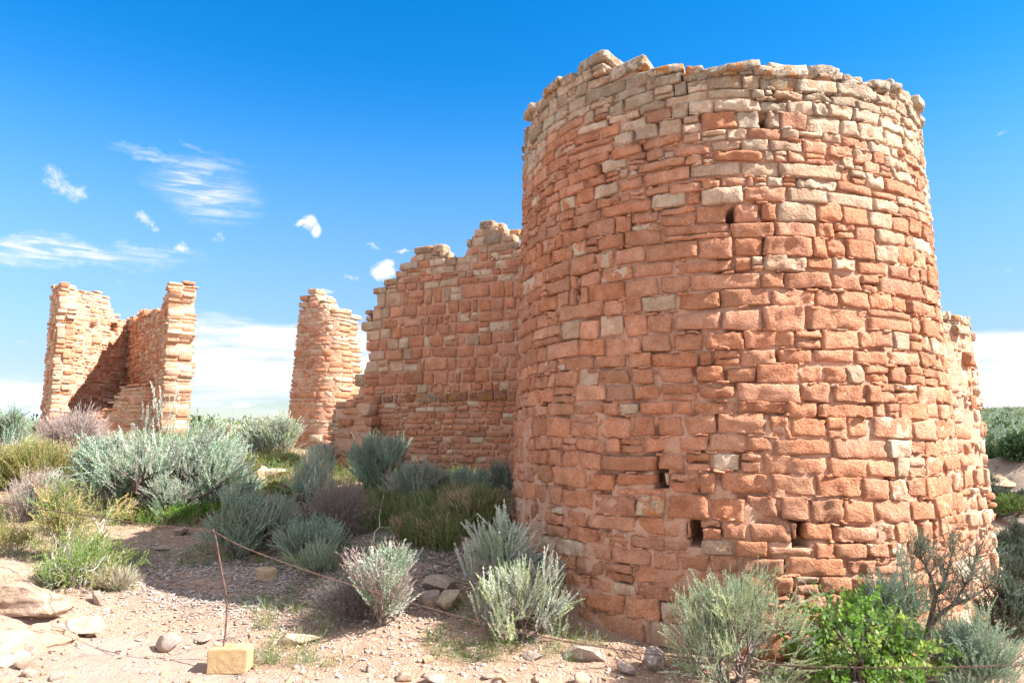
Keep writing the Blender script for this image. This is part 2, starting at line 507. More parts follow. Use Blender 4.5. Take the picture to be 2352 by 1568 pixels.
def rock_mask(x, y):
    """bare slickrock areas near the camera"""
    n = fbm(v2(np.asarray(x) * .9, np.asarray(y) * .9), 31, 3)
    a = sstep(-2.0, -2.6, x + n * .7) * sstep(5.7, 5.2, y + n * .4)
    b = sstep(4.95, 4.65, y + n * .35) * sstep(-0.2, -1.2, x + n)
    c = np.exp(-(((x + 2.75) / .75) ** 2 + ((y - 6.75) / .45) ** 2) ** 2)
    return np.clip(np.maximum(np.maximum(a, b), c), 0, 1)


def gz(x, y):
    x = np.asarray(x, float); y = np.asarray(y, float)
    z = base_z(x, y)
    r = np.sqrt(x * x + y * y)
    amp = 1 - sstep(12, 30, r)
    rm = rock_mask(x, y) * amp
    z = z + (1 - rm) * amp * (0.035 * fbm(v2(x * 1.3, y * 1.3), 3, 3) + 0.012 * fbm(v2(x * 7, y * 7), 4, 2))
    # slickrock: low broken ledges
    st = fbm(v2(x * .8 + .3, y * 1.3), 12, 3) * .22
    st = np.floor(st / .05) * .05 + .05 * sstep(.7, 1, (st / .05) % 1)
    z = z + rm * (st * .6 + .02)
    return z


def G(px, py, tmax=400):
    d = ray(px, py)
    d = d / d[1]
    ys = 2.5 * (tmax / 2.5) ** np.linspace(0, 1, 500)
    P = EYE[None] + ys[:, None] * d[None]
    below = P[:, 2] < gz(P[:, 0], P[:, 1])
    i = int(np.argmax(below)) if below.any() else len(ys) - 1
    lo, hi = ys[max(i - 1, 0)], ys[i]
    for _ in range(12):
        m = (lo + hi) / 2
        p = EYE + m * d
        if p[2] < float(gz(p[0], p[1])): hi = m
        else: lo = m
    p = EYE + hi * d
    return np.array([p[0], p[1], float(gz(p[0], p[1]))])


def at(px, py, Y):
    d = ray(px, py)
    return EYE + d / d[1] * Y


def build_ground():
    tx = np.arange(-6.0, 6.0001, 0.0165)
    xs = 3.0 * np.sinh(tx)
    ty = np.arange(-1.9, 6.35, 0.0165)
    ys = 5.2 + 3.0 * np.sinh(ty)
    X, Y = np.meshgrid(xs, ys)
    Z = gz(X, Y)
    nx, ny = len(xs), len(ys)
    i = np.arange(ny - 1)[:, None] * nx + np.arange(nx - 1)[None]
    F = np.stack([i, i + 1, i + nx + 1, i + nx], -1).reshape(-1, 4)
    rm = rock_mask(X, Y) * (1 - sstep(12, 30, np.hypot(X, Y)))
    col = np.empty((ny * nx, 4))
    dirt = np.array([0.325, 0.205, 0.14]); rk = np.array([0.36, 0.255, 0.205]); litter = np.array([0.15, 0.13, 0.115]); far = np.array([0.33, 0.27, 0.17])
    lit = np.clip(np.exp(-(((X + 1.2) / 2.9) ** 4 + ((Y - 7.2) / 1.25) ** 4)), 0, 1) * .95  # grey litter patch, also darkened to deepen the cast shadow lying there
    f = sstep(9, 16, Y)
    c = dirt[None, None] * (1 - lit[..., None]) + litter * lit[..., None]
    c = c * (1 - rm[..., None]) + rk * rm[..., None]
    cl = np.array([.37, .28, .21])
    right = (X / np.maximum(Y, 1) > .5) & (Y > 7)
    fr = np.where(right[..., None], cl, far)
    fr = np.where((right & (Y > 40))[..., None], np.array([.30, .27, .17]), fr)
    c = c * (1 - f[..., None]) + fr * f[..., None]
    col[:, :3] = c.reshape(-1, 3)
    col[:, 3] = rm.ravel()
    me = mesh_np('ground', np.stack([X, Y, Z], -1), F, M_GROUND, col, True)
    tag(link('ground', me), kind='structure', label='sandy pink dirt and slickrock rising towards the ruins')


build_ground()

# ------------------------------------------------------------------ masonry
def cube_template(nx, ny, nz):
    def axis(n):
        if n <= 2: return np.linspace(-1, 1, n + 1)
        t = np.linspace(-1, 1, n + 1)
        e = 0.78
        inner = np.linspace(-e, e, n - 1)
        return np.concatenate([[-1], inner, [1]])
    ax = [axis(nx), axis(ny), axis(nz)]
    idx, V, F = {}, [], []
    def vid(i, j, k):
        if (i, j, k) not in idx:
            idx[(i, j, k)] = len(V)
            V.append((ax[0][i], ax[1][j], ax[2][k]))
        return idx[(i, j, k)]
    for k, flip in ((0, True), (nz, False)):
        for i in range(nx):
            for j in range(ny):
                q = [vid(i, j, k), vid(i + 1, j, k), vid(i + 1, j + 1, k), vid(i, j + 1, k)]
                F.append(q[::-1] if flip else q)
    for j, flip in ((0, False), (ny, True)):
        for i in range(nx):
            for k in range(nz):
                q = [vid(i, j, k), vid(i + 1, j, k), vid(i + 1, j, k + 1), vid(i, j, k + 1)]
                F.append(q[::-1] if flip else q)
    for i, flip in ((0, True), (nx, False)):
        for j in range(ny):
            for k in range(nz):
                q = [vid(i, j, k), vid(i, j + 1, k), vid(i, j + 1, k + 1), vid(i, j, k + 1)]
                F.append(q[::-1] if flip else q)
    return np.array(V), np.array(F)


class Stones:
    def __init__(s, rng):
        s.r = rng
        s.d = []

    def add(s, u, v, w, hu, hv, hw, col, patch=0.0, lichen=0.0, tilt=0.0):
        s.d.append((u, v, w, hu, hv, hw, col[0], col[1], col[2], patch, lichen, tilt))

    def build(s, name, mapf, seg, wave, jit=.2, rough=.012, rmax=.026, parent=None, mat=None):
        D = np.array(s.d)
        N = len(D)
        TV, TF = cube_template(*seg)
        m = len(TV)
        r = np.random.default_rng(int(s.r.integers(1 << 30)))
        h = D[:, 3:6]
        rad = np.minimum(rmax * r.uniform(.55, 1.35, N), h.min(1) * .8)[:, None, None]
        P0 = TV[None] * h[:, None, :]
        lim = h[:, None, :] - rad
        inn = np.clip(P0, -lim, lim)
        d = P0 - inn
        P = inn + rad * d / (np.linalg.norm(d, axis=2, keepdims=True) + 1e-9)
        # irregular outline
        S, Tt = (TV[:, 0] + 1) / 2, (TV[:, 1] + 1) / 2
        Bw = np.stack([(1 - S) * (1 - Tt), S * (1 - Tt), (1 - S) * Tt, S * Tt], 1)
        cu = r.uniform(-1, .35, (N, 4)) * np.array([-1, 1, -1, 1]) * (h[:, 1] * jit * 1.3)[:, None]
        cv = r.uniform(-1, .35, (N, 4)) * np.array([-1, -1, 1, 1]) * (h[:, 1] * jit)[:, None]
        P[..., 0] += cu @ Bw.T
        P[..., 1] += cv @ Bw.T
        cw = r.normal(0, .0065, (N, 4)) * np.minimum(1, h[:, 1:2] / .05)
        P[..., 2] += cw @ Bw.T
        # tilt in plane
        P[..., 1] += D[:, 11][:, None] * P[..., 0]
        # belly
        P[..., 2] += (r.uniform(0, .009, N))[:, None] * ((1 - TV[:, 0] ** 2) * (1 - TV[:, 1] ** 2))[None] * np.sign(TV[:, 2])[None]
        off = r.uniform(0, 500, (N, 1, 3))
        amp = rough * r.uniform(.5, 1.5, (N, 1))
        rn = fbm(P * np.array([17, 24, 17]) + off, 1, 3)
        P[..., 2] += amp * (rn * 1.5 - .9 * np.abs(fbm(P * 9 + off, 61, 2)) * 1.6)
        P[..., 1] += amp * 1.0 * fbm(P * 13 + off, 21, 3)
        P[..., 0] += amp * 1.0 * fbm(P * 13 + off, 41, 3)
        P += D[:, None, 0:3]
        P = P.reshape(-1, 3)
        P[:, 1] += wave(P[:, 0], P[:, 1])
        V = mapf(P[:, 0], P[:, 1], P[:, 2])
        F = (TF[None] + (np.arange(N) * m)[:, None, None]).reshape(-1, 4)
        col = np.repeat(D[:, 6:10], m, 0)
        me = mesh_np(name, V, F, mat or M_STONE, col, True, {'lichen': np.repeat(D[:, 10], m)})
        return link(name, me, parent)


RED = np.array([0.555, 0.236, 0.124])
ORG = np.array([0.59, 0.290, 0.178])
TAN = np.array([0.585, 0.375, 0.245])
PAL = np.array([0.61, 0.455, 0.32])
GRY = np.array([0.46, 0.365, 0.265])


def stone_colour(r, pale, grey=0.0):
    """pale 0..1 = share of buff stones; grey = share of weathered grey cap stones"""
    x = r.random()
    if x < grey:
        c = GRY * r.uniform(.8, 1.25) * (1 - .25 * r.random() * np.array([0, .3, .6]))
    elif x < grey + pale:
        c = TAN + (PAL - TAN) * r.random() ** 1.5
        c = c * r.uniform(.85, 1.15)
    else:
        c = RED + (ORG - RED) * r.random() ** 1.2
        c = c * r.uniform(.84, 1.14) * (np.array([.90, .95, .97]) if r.random() < .14 else 1) + (np.array([.05, .04, .03]) if r.random() < .12 else 0)
    return c


def lay(S, r, u0, u1, vlo, vhi, top, hm, wm, colf, w0=0.0, depth=.14, gap=.010, split=.16, chink=.28, holes=(), hsig=.26, left=None, right=None,
        rag=0.0, wj=.012, wsig=.38, tilt=.02, bot=None):
    v = vlo
    while v < vhi:
        h = float(np.clip((hm(v) if callable(hm) else hm) * math.exp(r.normal(0, hsig)), .045, .30))
        a = u0 if left is None else left(v + h / 2)
        b = u1 if right is None else right(v + h / 2)
        if rag: a += r.uniform(-rag, rag); b += r.uniform(-rag, rag)
        u = a
        if left is None and not rag: u = a - r.uniform(0, wm)
        while u < b - .03:
            wd = float(np.clip(wm * math.exp(r.normal(0, wsig)), .55 * h, 4.2 * h))
            if u + wd > b - .07: wd = max(b - u, .05)
            uc = u + wd / 2
            t = top(uc)
            bt = -9 if bot is None else bot(uc)
            if v + h * .55 <= t and v + h > bt:
                boxes = []
                q = r.random()
                if q < split and h > .12:
                    k = r.uniform(.35, .65)
                    boxes = [(u, u + wd, v, v + h * k), (u, u + wd, v + h * k, v + h)]
                elif q < split + .10 and wd > 1.6 * h:
                    k = r.uniform(.35, .65)
                    j = r.uniform(.4, .6)
                    boxes = [(u, u + wd * k, v, v + h), (u + wd * k, u + wd, v, v + h * j), (u + wd * k, u + wd, v + h * j, v + h)]
                else:
                    over = r.uniform(-.012, .012)
                    boxes = [(u, u + wd, v + over, v + h + r.uniform(-.012, .012))]
                for (p0, p1, q0, q1) in holes:        # stones are fitted round an opening
                    nb = []
                    for (x0, x1, y0, y1) in boxes:
                        ov = min(y1, q1) - max(y0, q0)
                        if x0 < p1 and x1 > p0 and ov > .03:
                            if p0 - x0 > .03: nb.append((x0, p0, y0, y1))
                            if x1 - p1 > .03: nb.append((p1, x1, y0, y1))
                        else:
                            nb.append((x0, x1, y0, y1))
                    boxes = nb
                for (x0, x1, y0, y1) in boxes:
                    skip = False
                    for (p0, p1, q0, q1) in holes:
                        if x0 < p1 and x1 > p0 and y0 < q1 and y1 > q0:
                            opts = [(p1 - x0, 0), (x1 - p0, 1), (q1 - y0, 2), (y1 - q0, 3)]
                            _, k = min(opts)
                            if k == 0: x0 = p1
                            elif k == 1: x1 = p0
                            elif k == 2: y0 = q1
                            else: y1 = q0
                            if x1 - x0 < .022 or y1 - y0 < .014: skip = True
                    if skip: continue
                    g = gap * r.uniform(.6, 1.6)
                    gv = min(g * .75, (y1 - y0) * .2)
                    c, patch, li = colf((x0 + x1) / 2, (y0 + y1) / 2, r)
                    dep = depth * r.uniform(.85, 1.15)
                    S.add((x0 + x1) / 2, (y0 + y1) / 2, w0 - dep / 2 + r.normal(0, wj), max((x1 - x0) / 2 - g * .5, .012), max((y1 - y0) / 2 - gv * .5, .010), dep / 2, c, patch, li, r.normal(0, tilt))
                # chinking spalls pressed into the bed joint
                if r.random() < chink and v + h < t - .04:
                    for _ in range(int(r.integers(1, 4))):
                        cu = u + r.uniform(0, wd)
                        c, _p, _l = colf(cu, v + h, r)
                        if any(p0 - .04 < cu < p1 + .04 and q0 - .02 < v + h < q1 + .02 for (p0, p1, q0, q1) in holes): continue
                        S.add(cu, v + h + r.normal(0, .006), w0 - .03 + r.normal(0, .006), r.uniform(.015, .05), r.uniform(.007, .014), .03, c * 1.05, 0, 0, r.normal(0, .08))
            u += wd
        v += h


def core_grid(name, mapf, ulist, vfun0, vfun1, nv, wfun, wave, parent, closed=False, wback=None):
    """mortar body: front grid, back grid, top and end strips"""
    nu = len(ulist)
    tt = np.linspace(0, 1, nv)
    U = np.repeat(np.asarray(ulist)[:, None], nv, 1)
    lo = np.array([vfun0(u) for u in ulist]); hi = np.array([vfun1(u) for u in ulist])
    Vv = lo[:, None] + (hi - lo)[:, None] * tt[None]
    Wf = wfun(U, Vv)
    Vw = Vv + wave(U, Vv)
    A = mapf(U.ravel(), Vw.ravel(), Wf.ravel())
    i = np.arange(nu - 1)[:, None] * nv + np.arange(nv - 1)[None]
    F = [np.stack([i, i + nv, i + nv + 1, i + 1], -1).reshape(-1, 4)]
    B = mapf(U.ravel(), Vw.ravel(), np.full(U.size, wback))
    n = nu * nv
    F.append(np.stack([i, i + 1, i + nv + 1, i + nv], -1).reshape(-1, 4) + n)
    k = np.arange(nu - 1) * nv
    tp = k + nv - 1
    F.append(np.stack([tp, tp + nv, tp + nv + n, tp + n], -1))
    F.append(np.stack([k, k + n, k + nv + n, k + nv], -1))
    if not closed:
        e = np.arange(nv - 1)
        F.append(np.stack([e, e + 1, e + 1 + n, e + n], -1))
        e2 = e + (nu - 1) * nv
        F.append(np.stack([e2, e2 + n, e2 + 1 + n, e2 + 1], -1))
    me = mesh_np(name, np.concatenate([A, B]), np.concatenate(F), M_MORTAR, None, True)
    return link(name, me, parent)


def wavef(amp, seed, fu=.7, fv=1.3):
    return lambda u, v: amp * fbm(np.stack([np.asarray(u, float) * fu, np.asarray(v, float) * fv, np.zeros_like(np.asarray(u, float))], -1), seed, 2)


def lerp_fn(xs, ys):
    xs, ys = np.array(xs, float), np.array(ys, float)
    return lambda u: float(np.interp(u, xs, ys))


def step_fn(xs, ys):
    """stepped profile (broken wall top)"""
    xs = np.array(xs, float); ys = np.array(ys, float)
    o = np.argsort(xs); xs, ys = xs[o], ys[o]
    return lambda u: float(ys[int(np.clip(np.searchsorted(xs, u) - 0, 0, len(xs) - 1))])


# ---- round tower -------------------------------------------------------
TC = np.array([2.03, 7.10]); TR = 2.07; TB = .034
A16 = math.atan2(TC[0], TC[1])
TO = -TC / np.linalg.norm(TC)
RT = np.array([math.cos(A16), -math.sin(A16)])


def tower_map(u, v, w):
    a = np.asarray(u) / 2.0
    lump = 1 + .006 * np.sin(2 * a + .7) + .004 * np.sin(3 * a + 1.9)
    R = TR * lump - TB * np.asarray(v) + np.asarray(w)
    dx = np.cos(a) * TO[0] + np.sin(a) * RT[0]
    dy = np.cos(a) * TO[1] + np.sin(a) * RT[1]
    return np.stack([TC[0] + R * dx, TC[1] + R * dy, np.asarray(v)], -1)


def tower_hit(px, py, R=2.0):
    d = ray(px, py)
    a = d[0] ** 2 + d[1] ** 2
    b = -2 * (d[0] * TC[0] + d[1] * TC[1])
    c = TC @ TC - R * R
    D = max(b * b - 4 * a * c, 0)
    t = (-b - math.sqrt(D)) / (2 * a)
    p = EYE + t * d
    q = p[:2] - TC
    return 2.0 * math.atan2(q @ RT, q @ TO), p[2]


def build_tower():
    r = np.random.default_rng(7)
    root = empty('round_tower', (0, 0, 0), 'great round tower of red sandstone blocks with a pale weathered rim', 'tower')
    knots = [(-180, 4.45), (-120, 4.6), (-100, 4.66), (-74, 4.74), (-64, 4.70), (-60, 4.80), (-52, 4.75), (-46, 4.84), (-38, 4.78), (-30, 4.86), (-24, 4.72), (-19, 4.66), (-15, 4.58), (-11, 4.56), (-5, 4.50),
             (0, 4.47), (10, 4.45), (20, 4.42), (30, 4.45), (39, 4.42), (55, 4.48), (70, 4.50), (80, 4.42), (100, 4.35), (140, 4.4), (180, 4.45)]
    topd = lerp_fn([k[0] for k in knots], [k[1] for k in knots])
    top = lambda u: topd((math.degrees(u / 2.0) + 180) % 360 - 180)
    holes = []
    for (px, py, wd, ht) in [(1520, 1105, 15, 34), (1600, 1222, 16, 40), (1833, 1222, 15, 48), (2100, 1215, 14, 46), (2136, 1215, 14, 46), (1679, 490, 17, 20), (1322, 662, 15, 26), (1760, 275, 16, 18),
                             (2095, 700, 13, 26), (1365, 385, 10, 12)]:
        u, v = tower_hit(px, py)
        d = math.hypot(*(TC - 2.0 * 0)) - 1.9
        s = 5.55 / FPX
        holes.append((u - wd * s / 2, u + wd * s / 2, v - ht * s / 2, v + ht * s / 2))
    wave = wavef(.045, 77)
    S = Stones(r)

    def colf(u, v, r):
        t = top(u)
        hgt = t - v
        right = sstep(.3, 2.2, u)
        grey = float(sstep(.62, .12, hgt)) * .85
        pale = float(.035 + .72 * sstep(1.3, .35, hgt) + (.16 * right) * sstep(.6, 2.6, v) + .25 * sstep(.55, .1, v))
        c = stone_colour(r, min(pale, .9 - grey * .6), grey)
        # right side: pale stones made more frequent, partly to brighten the sunlit flank
        patch = r.uniform(.15, .8) if r.random() < .075 + .03 * right else 0
        return c, patch, float(sstep(.5, .0, hgt)) * r.uniform(.3, 1) + (.5 if r.random() < .015 else 0)
    hm = lambda v: .118 if v < 1.2 else (.132 if v < 3.3 else .100)
    U = math.radians(150) * 2.0
    caps = Stones(r)
    lay(S, r, -U, U, -.75, 4.95, lambda u: top(u) - .10, hm, .262, colf, 0, 0.17, .004, .07, .68, holes, bot=None, hsig=.17, wj=.005, wsig=.34)
    # cap course: big separate stones on the rim with gaps
    u = -U
    while u < U:
        wd = float(np.clip(r.normal(.32, .10), .16, .60))
        h = r.uniform(.06, .115)
        g = r.uniform(.004, .02)
        c = GRY * r.uniform(.9, 1.3)
        base = top(u + wd / 2) - .15
        caps.add(u + wd / 2, base + h / 2, -.19 + r.normal(0, .02), wd / 2 - g / 2, h / 2, .21, c, 0, r.uniform(.4, 1.0), r.normal(0, .06))
        if r.random() < .14:
            caps.add(u + wd / 2 + r.normal(0, .04), base + h + .045, -.2 + r.normal(0, .04), wd / 2 * r.uniform(.5, .9), .05, .14, GRY * r.uniform(.9, 1.3), 0, r.uniform(.5, 1), r.normal(0, .08))
        u += wd
    S.build('stone_facing', tower_map, (10, 6, 2), wave, parent=root, jit=.20, rough=.014, rmax=.012)
    caps.build('cap_course', tower_map, (8, 5, 5), wave, parent=root, rough=.018, rmax=.026, jit=.2)['label'] = 'pale cap stones spotted with orange lichen'

    def wf(Uu, Vv):
        n = fbm(np.stack([Uu * 2.2, Vv * 2.2, Uu * 0], -1), 15, 3)
        d = -.018 - .010 * sstep(1.3, 2.6, Vv) + .010 * n
        # mortar smeared flush over the lower left
        sm = sstep(-.5, -2.2, Uu) * sstep(3.2, 1.5, Vv) + .8 * sstep(1.5, .6, Vv) * sstep(1.5, -.5, Uu)
        n2 = fbm(np.stack([Uu * 5, Vv * 5, Uu * 0 + 3], -1), 16, 3)
        d = d + np.clip(sm, 0, 1) * (.008 + .024 * np.clip(n2, -.3, 1))
        d = d - .050 * sstep(.12, .42, fbm(np.stack([Uu * 7, Vv * 9, Uu * 0 + 9], -1), 18, 2))
        d = d + .004 * fbm(np.stack([Uu * 18, Vv * 18, Uu * 0], -1), 17, 2)
        for (p0, p1, q0, q1) in holes:
            d = np.where((Uu > p0 - .012) & (Uu < p1 + .012) & (Vv > q0 - .012) & (Vv < q1 + .012), -.42, d)
        return d
    ul = np.linspace(-PI * 2, PI * 2, 420)
    core_grid('mud_mortar', tower_map, ul, lambda u: -.75, lambda u: top(u) - .10, 170, wf, wave, root, closed=True, wback=-.46)
    return root


build_tower()


# ---- straight walls ----------------------------------------------------
class Plane:
    def __init__(s, P0, P1, taper=0.0, vref=0.0):
        s.P0 = np.array(P0, float); s.P1 = np.array(P1, float)
        d = s.P1 - s.P0
        s.L = float(np.hypot(*d)); s.d = d / s.L
        s.n = np.array([s.d[1], -s.d[0]])          # right hand side of the run
        if s.n @ (-s.P0) < 0: s.n = -s.n           # face the viewer side
        s.taper, s.vref = taper, vref

    def map(s, u, v, w):
        u = np.asarray(u, float); v = np.asarray(v, float); w = np.asarray(w, float)
        uc = s.L / 2
        uu = uc + (u - uc) * (1 - s.taper * (v - s.vref))
        ww = w - s.taper * .4 * (v - s.vref)
        return np.stack([s.P0[0] + s.d[0] * uu + s.n[0] * ww, s.P0[1] + s.d[1] * uu + s.n[1] * ww, v], -1)

    def hit(s, px, py):
        d = ray(px, py)
        t = (s.n @ s.P0) / (s.n @ d[:2])
        p = EYE + t * d
        return float((p[:2] - s.P0) @ s.d), float(p[2])


def straight_wall(pl, name, label, cat, top, vlo, thick, colf, hm=.13, wm=.26, seed=1, u0=0.0, u1=None, holes=(), rag=.02, seg=(4, 3, 2), left=None, right=None,
                  wave_amp=.02, root=None, gap=.009, mortar_dep=.028, split=.14, chink=.2, back=True, jit=.22, vhi=None, mortar=True, parts=('stone_facing', 'mud_mortar'), wj=.012, hsig=.24, core_in=.05, rough=.010):
    r = np.random.default_rng(seed)
    if root is None:
        root = empty(name, (0, 0, 0), label, cat)
    u1 = pl.L if u1 is None else u1
    wave = wavef(wave_amp, seed)
    us = np.linspace(u0, u1, max(8, int((u1 - u0) / .06)))
    vmax = max(top(u) for u in us) + .02 if vhi is None else vhi
    S = Stones(r)
    half = thick / 2
    lay(S, r, u0, u1, vlo, vmax, top, hm, wm, colf, 0.0, half * .98, gap, split, chink, holes, left=left, right=right, rag=rag or 1e-4, wj=wj, hsig=hsig)
    if back:
        lay(S, r, u0, u1, vlo, vmax, top, hm, wm, colf, -half * 1.03, half * .98, gap, split, 0, (), left=left, right=right, rag=rag or 1e-4, wj=wj, hsig=hsig)
    S.build(parts[0], pl.map, seg, wave, jit=jit, parent=root, rough=rough)

    def wf(Uu, Vv):
        d = -mortar_dep + .012 * fbm(np.stack([Uu * 3, Vv * 3, Uu * 0], -1), seed + 5, 3) + .004 * fbm(np.stack([Uu * 15, Vv * 15, Uu * 0], -1), seed + 6, 2)
        for (p0, p1, q0, q1) in holes:
            d = np.where((Uu > p0 - .012) & (Uu < p1 + .012) & (Vv > q0 - .012) & (Vv < q1 + .012), -thick * .8, d)
        return d
    if mortar:
        if left is None:
            ul = np.linspace(u0 + core_in, u1 - core_in, max(6, int((u1 - u0) / .05)))
            core_grid(parts[1], pl.map, ul, lambda u: vlo, lambda u: max(vlo + .02, min(top(u), top(u - .05), top(u + .05)) - .07), 70, wf, wave, root, wback=-thick + .02)
        else:
            ul = np.linspace(0, 1, 30)
            def mp(u, v, w):
                a = np.array([left(x) for x in v]) + core_in; b = np.array([right(x) for x in v]) - core_in
                return pl.map(a + (b - a) * u, v, w)
            core_grid(parts[1], mp, ul, lambda u: vlo, lambda u: max(vlo + .02, top(left((vlo + vmax) / 2) + u * (right((vlo + vmax) / 2) - left((vlo + vmax) / 2))) - .08), 60, wf, wave, root, wback=-thick + .02)
    return root


# castle wall
CW = Plane((1.3, 9.62), (-3.0, 11.61))
prof = [(1330, 556), (1195, 560), (1183, 548), (1176, 534), (1158, 520), (1118, 511), (1098, 516), (1085, 530), (1072, 548), (1058, 578), (1046, 586), (1036, 577), (1012, 577), (1006, 562), (986, 557), (964, 560), (956, 572),
        (938, 578), (934, 602), (918, 606), (908, 634), (896, 640), (893, 654), (872, 656), (868, 690), (850, 694), (848, 800), (842, 826), (831, 830), (824, 866), (818, 876), (812, 918), (762, 922), (756, 980), (748, 1040), (744, 1060)]
pu = [CW.hit(x, y) for x, y in prof]
cw_top0 = lerp_fn([p[0] for p in pu], [p[1] for p in pu])
CWM = {}


def cw_col(u, v, r):
    hgt = cw_top0(u) - v
    left = sstep(2.9, 3.9, u)
    grey = float(.55 * sstep(.35, .05, hgt))
    pale = float(.05 + .55 * sstep(1.0, .25, hgt) + .35 * left * sstep(1.6, 2.6, v))
    c = stone_colour(r, min(pale, .85), grey) * np.array([.90, .86, .84])
    if r.random() < .03 and v < 3.6: c = PAL * r.uniform(.95, 1.1)
    if abs(v - 2.06) < .05 and .9 < u < 3.9: return c * .72, 0, r.uniform(.5, 1.3)
    return c, (r.uniform(.3, 1) if r.random() < .10 else 0), float(.7 * sstep(.25, 0, hgt))


cw_hm = lambda v: .096 if v < 2.0 else (.165 if v < 3.7 else .118)
castle = straight_wall(CW, 'castle_wall', 'broad straight red masonry wall with a stepped broken top beside the round tower', 'wall', cw_top0, .45, .42, cw_col,
                       hm=cw_hm, wm=.205, seed=21, rag=0, seg=(6, 5, 2), gap=.004, mortar_dep=.024, wj=.006, split=.05, chink=.22, hsig=.13, jit=.13, wave_amp=.03)
# cross wall stub standing in front of the left end
ST_ = Plane((-2.30, 11.05), (-2.92, 11.34))
sp = [ST_.hit(x, y) for x, y in [(830, 918), (812, 919), (790, 918), (764, 921), (760, 950)]]


def stub_top(u): return 2.07 if u < .52 else 2.0


straight_wall(ST_, 'x', '', '', stub_top, .5, .5, lambda u, v, r: (stone_colour(r, .4, .15), 0, .25), hm=.115, wm=.26, seed=23, rag=.05, seg=(4, 3, 2), root=castle,
              parts=('broken_stub', 'stub_mortar'), wj=.03, gap=.02, left=lambda v: -.15, right=lambda v: .60 + .22 * float(sstep(1.45, .9, v)))

# slender middle tower
MT = Plane((-3.46, 13.95), (-4.60, 14.46), taper=.0, vref=1.2)
_flat = MT.map
MT.map = lambda u, v, w: _flat(u, v, np.asarray(w, float) - 1.05 * np.maximum(0, .5 - np.asarray(u, float)) ** 2)
mt = [MT.hit(x, y) for x, y in [(803, 735), (800, 722), (785, 716), (776, 702), (765, 688), (752, 682), (742, 672), (733, 668), (722, 664), (712, 668), (703, 680), (694, 700)]]
MT_u = [p[0] for p in mt]; MT_v = [p[1] for p in mt]
mt_top0 = lerp_fn([-.3, -.05, .10, .26, .38, .48, .56, .64, .72, .80, .88, .98, 1.3], [3.75, 3.92, 3.98, 4.05, 4.12, 4.22, 4.30, 4.40, 4.46, 4.42, 4.28, 4.10, 4.0])


def mt_col(u, v, r):
    hgt = mt_top0(u) - v
    pale = float(.06 + .6 * sstep(1.0, .2, hgt) + .25 * sstep(.3, 0, u))
    c = stone_colour(r, min(pale, .85), float(.3 * sstep(.3, 0, hgt)))
    if r.random() < .04: c = PAL
    return c, (.7 if r.random() < .06 else 0), float(.6 * sstep(.3, 0, hgt))


mroot = straight_wall(MT, 'slender_tower', 'slender broken red tower standing alone behind the left end of the long wall', 'tower', mt_top0, .9, .62, mt_col,
                      hm=.10, wm=.215, wj=.005, seed=31, rag=.012, seg=(4, 3, 2), gap=.007, mortar_dep=.014, wave_amp=.015, hsig=.22, left=lambda v: -.02 + .03 * math.sin(v * 4) + .02 * (v - 1.2), right=lambda v: MT.L - .085 * (v - 1.2))
# broken sunlit end of the slender tower
ME = Plane((-3.16 - .42 * .60, 14.0 - .91 * .60 + 1.16), (-3.16, 14.0), taper=.02, vref=1.2)


# ruined house on the left: L-shaped stub, back wall, shaded side wall with end pillar, low front wall
C1 = np.array([-12.25, 18.55]); CE = np.array([-11.42, 17.66]); C2 = np.array([-11.43, 21.0]); C3 = np.array([-8.64, 17.5])


def lh_col(pale0, grey0=0.0, li=.15):
    def f(u, v, r):
        c = stone_colour(r, pale0 + .2 * float(sstep(3.8, 5.0, v)), grey0)
        return c, (.6 if r.random() < .05 else 0), li * r.random() + (.8 if r.random() < .04 else 0)
    return f


HA = Plane(C1, CE, taper=.012, vref=1.4)
house = straight_wall(HA, 'ruined_house', 'roofless ruined stone house with a tall broken pillar beyond the sagebrush', 'ruin', lambda u: 5.3 if u > .3 else 5.2, 1.0, .40,
                      lh_col(.38, .12), hm=.125, wm=.22, seed=41, rag=.02, hsig=.38, seg=(4, 3, 3), wj=.018, gap=.022, mortar_dep=.03, right=lambda v: HA.L - .03 + .05 * math.sin(v * 7), left=lambda v: 0.0,
                      parts=('front_stub', 'front_stub_mortar'), wave_amp=.03)
HB = Plane(C1 + np.array([.30, .25]), C2 + np.array([.02, .25]))
hb = [HB.hit(x, y) for x, y in [(150, 655), (172, 660), (190, 668), (222, 672), (236, 669), (238, 682), (256, 682), (258, 700), (268, 716), (276, 730), (284, 732)]]
hb_top = lerp_fn([p[0] for p in hb], [p[1] for p in hb])
hh = [HB.hit(x, y) for x, y in [(217, 750), (263, 752), (160, 738), (150, 738)]]
straight_wall(HB, 'x', '', '', hb_top, 1.0, .45, lh_col(.36), hm=.10, wm=.24, seed=42, rag=.0, seg=(4, 3, 2), root=house, parts=('back_wall', 'back_wall_mortar'), gap=.014, mortar_dep=.018, u0=-.1,
              holes=[(hh[0][0] - .11, hh[0][0] + .11, hh[0][1] - .09, hh[0][1] + .09), (hh[1][0] - .12, hh[1][0] + .12, hh[1][1] - .09, hh[1][1] + .09)], wave_amp=.03)
HC = Plane(C2 + np.array([-.15, .17]), C3 + np.array([.13, -.15]))
hc = [HC.hit(x, y) for x, y in [(278, 728), (290, 730), (312, 727), (316, 716), (340, 712), (366, 708), (372, 690), (380, 668), (385, 650), (390, 640)]]
hc_top = lerp_fn([p[0] for p in hc], [p[1] for p in hc])
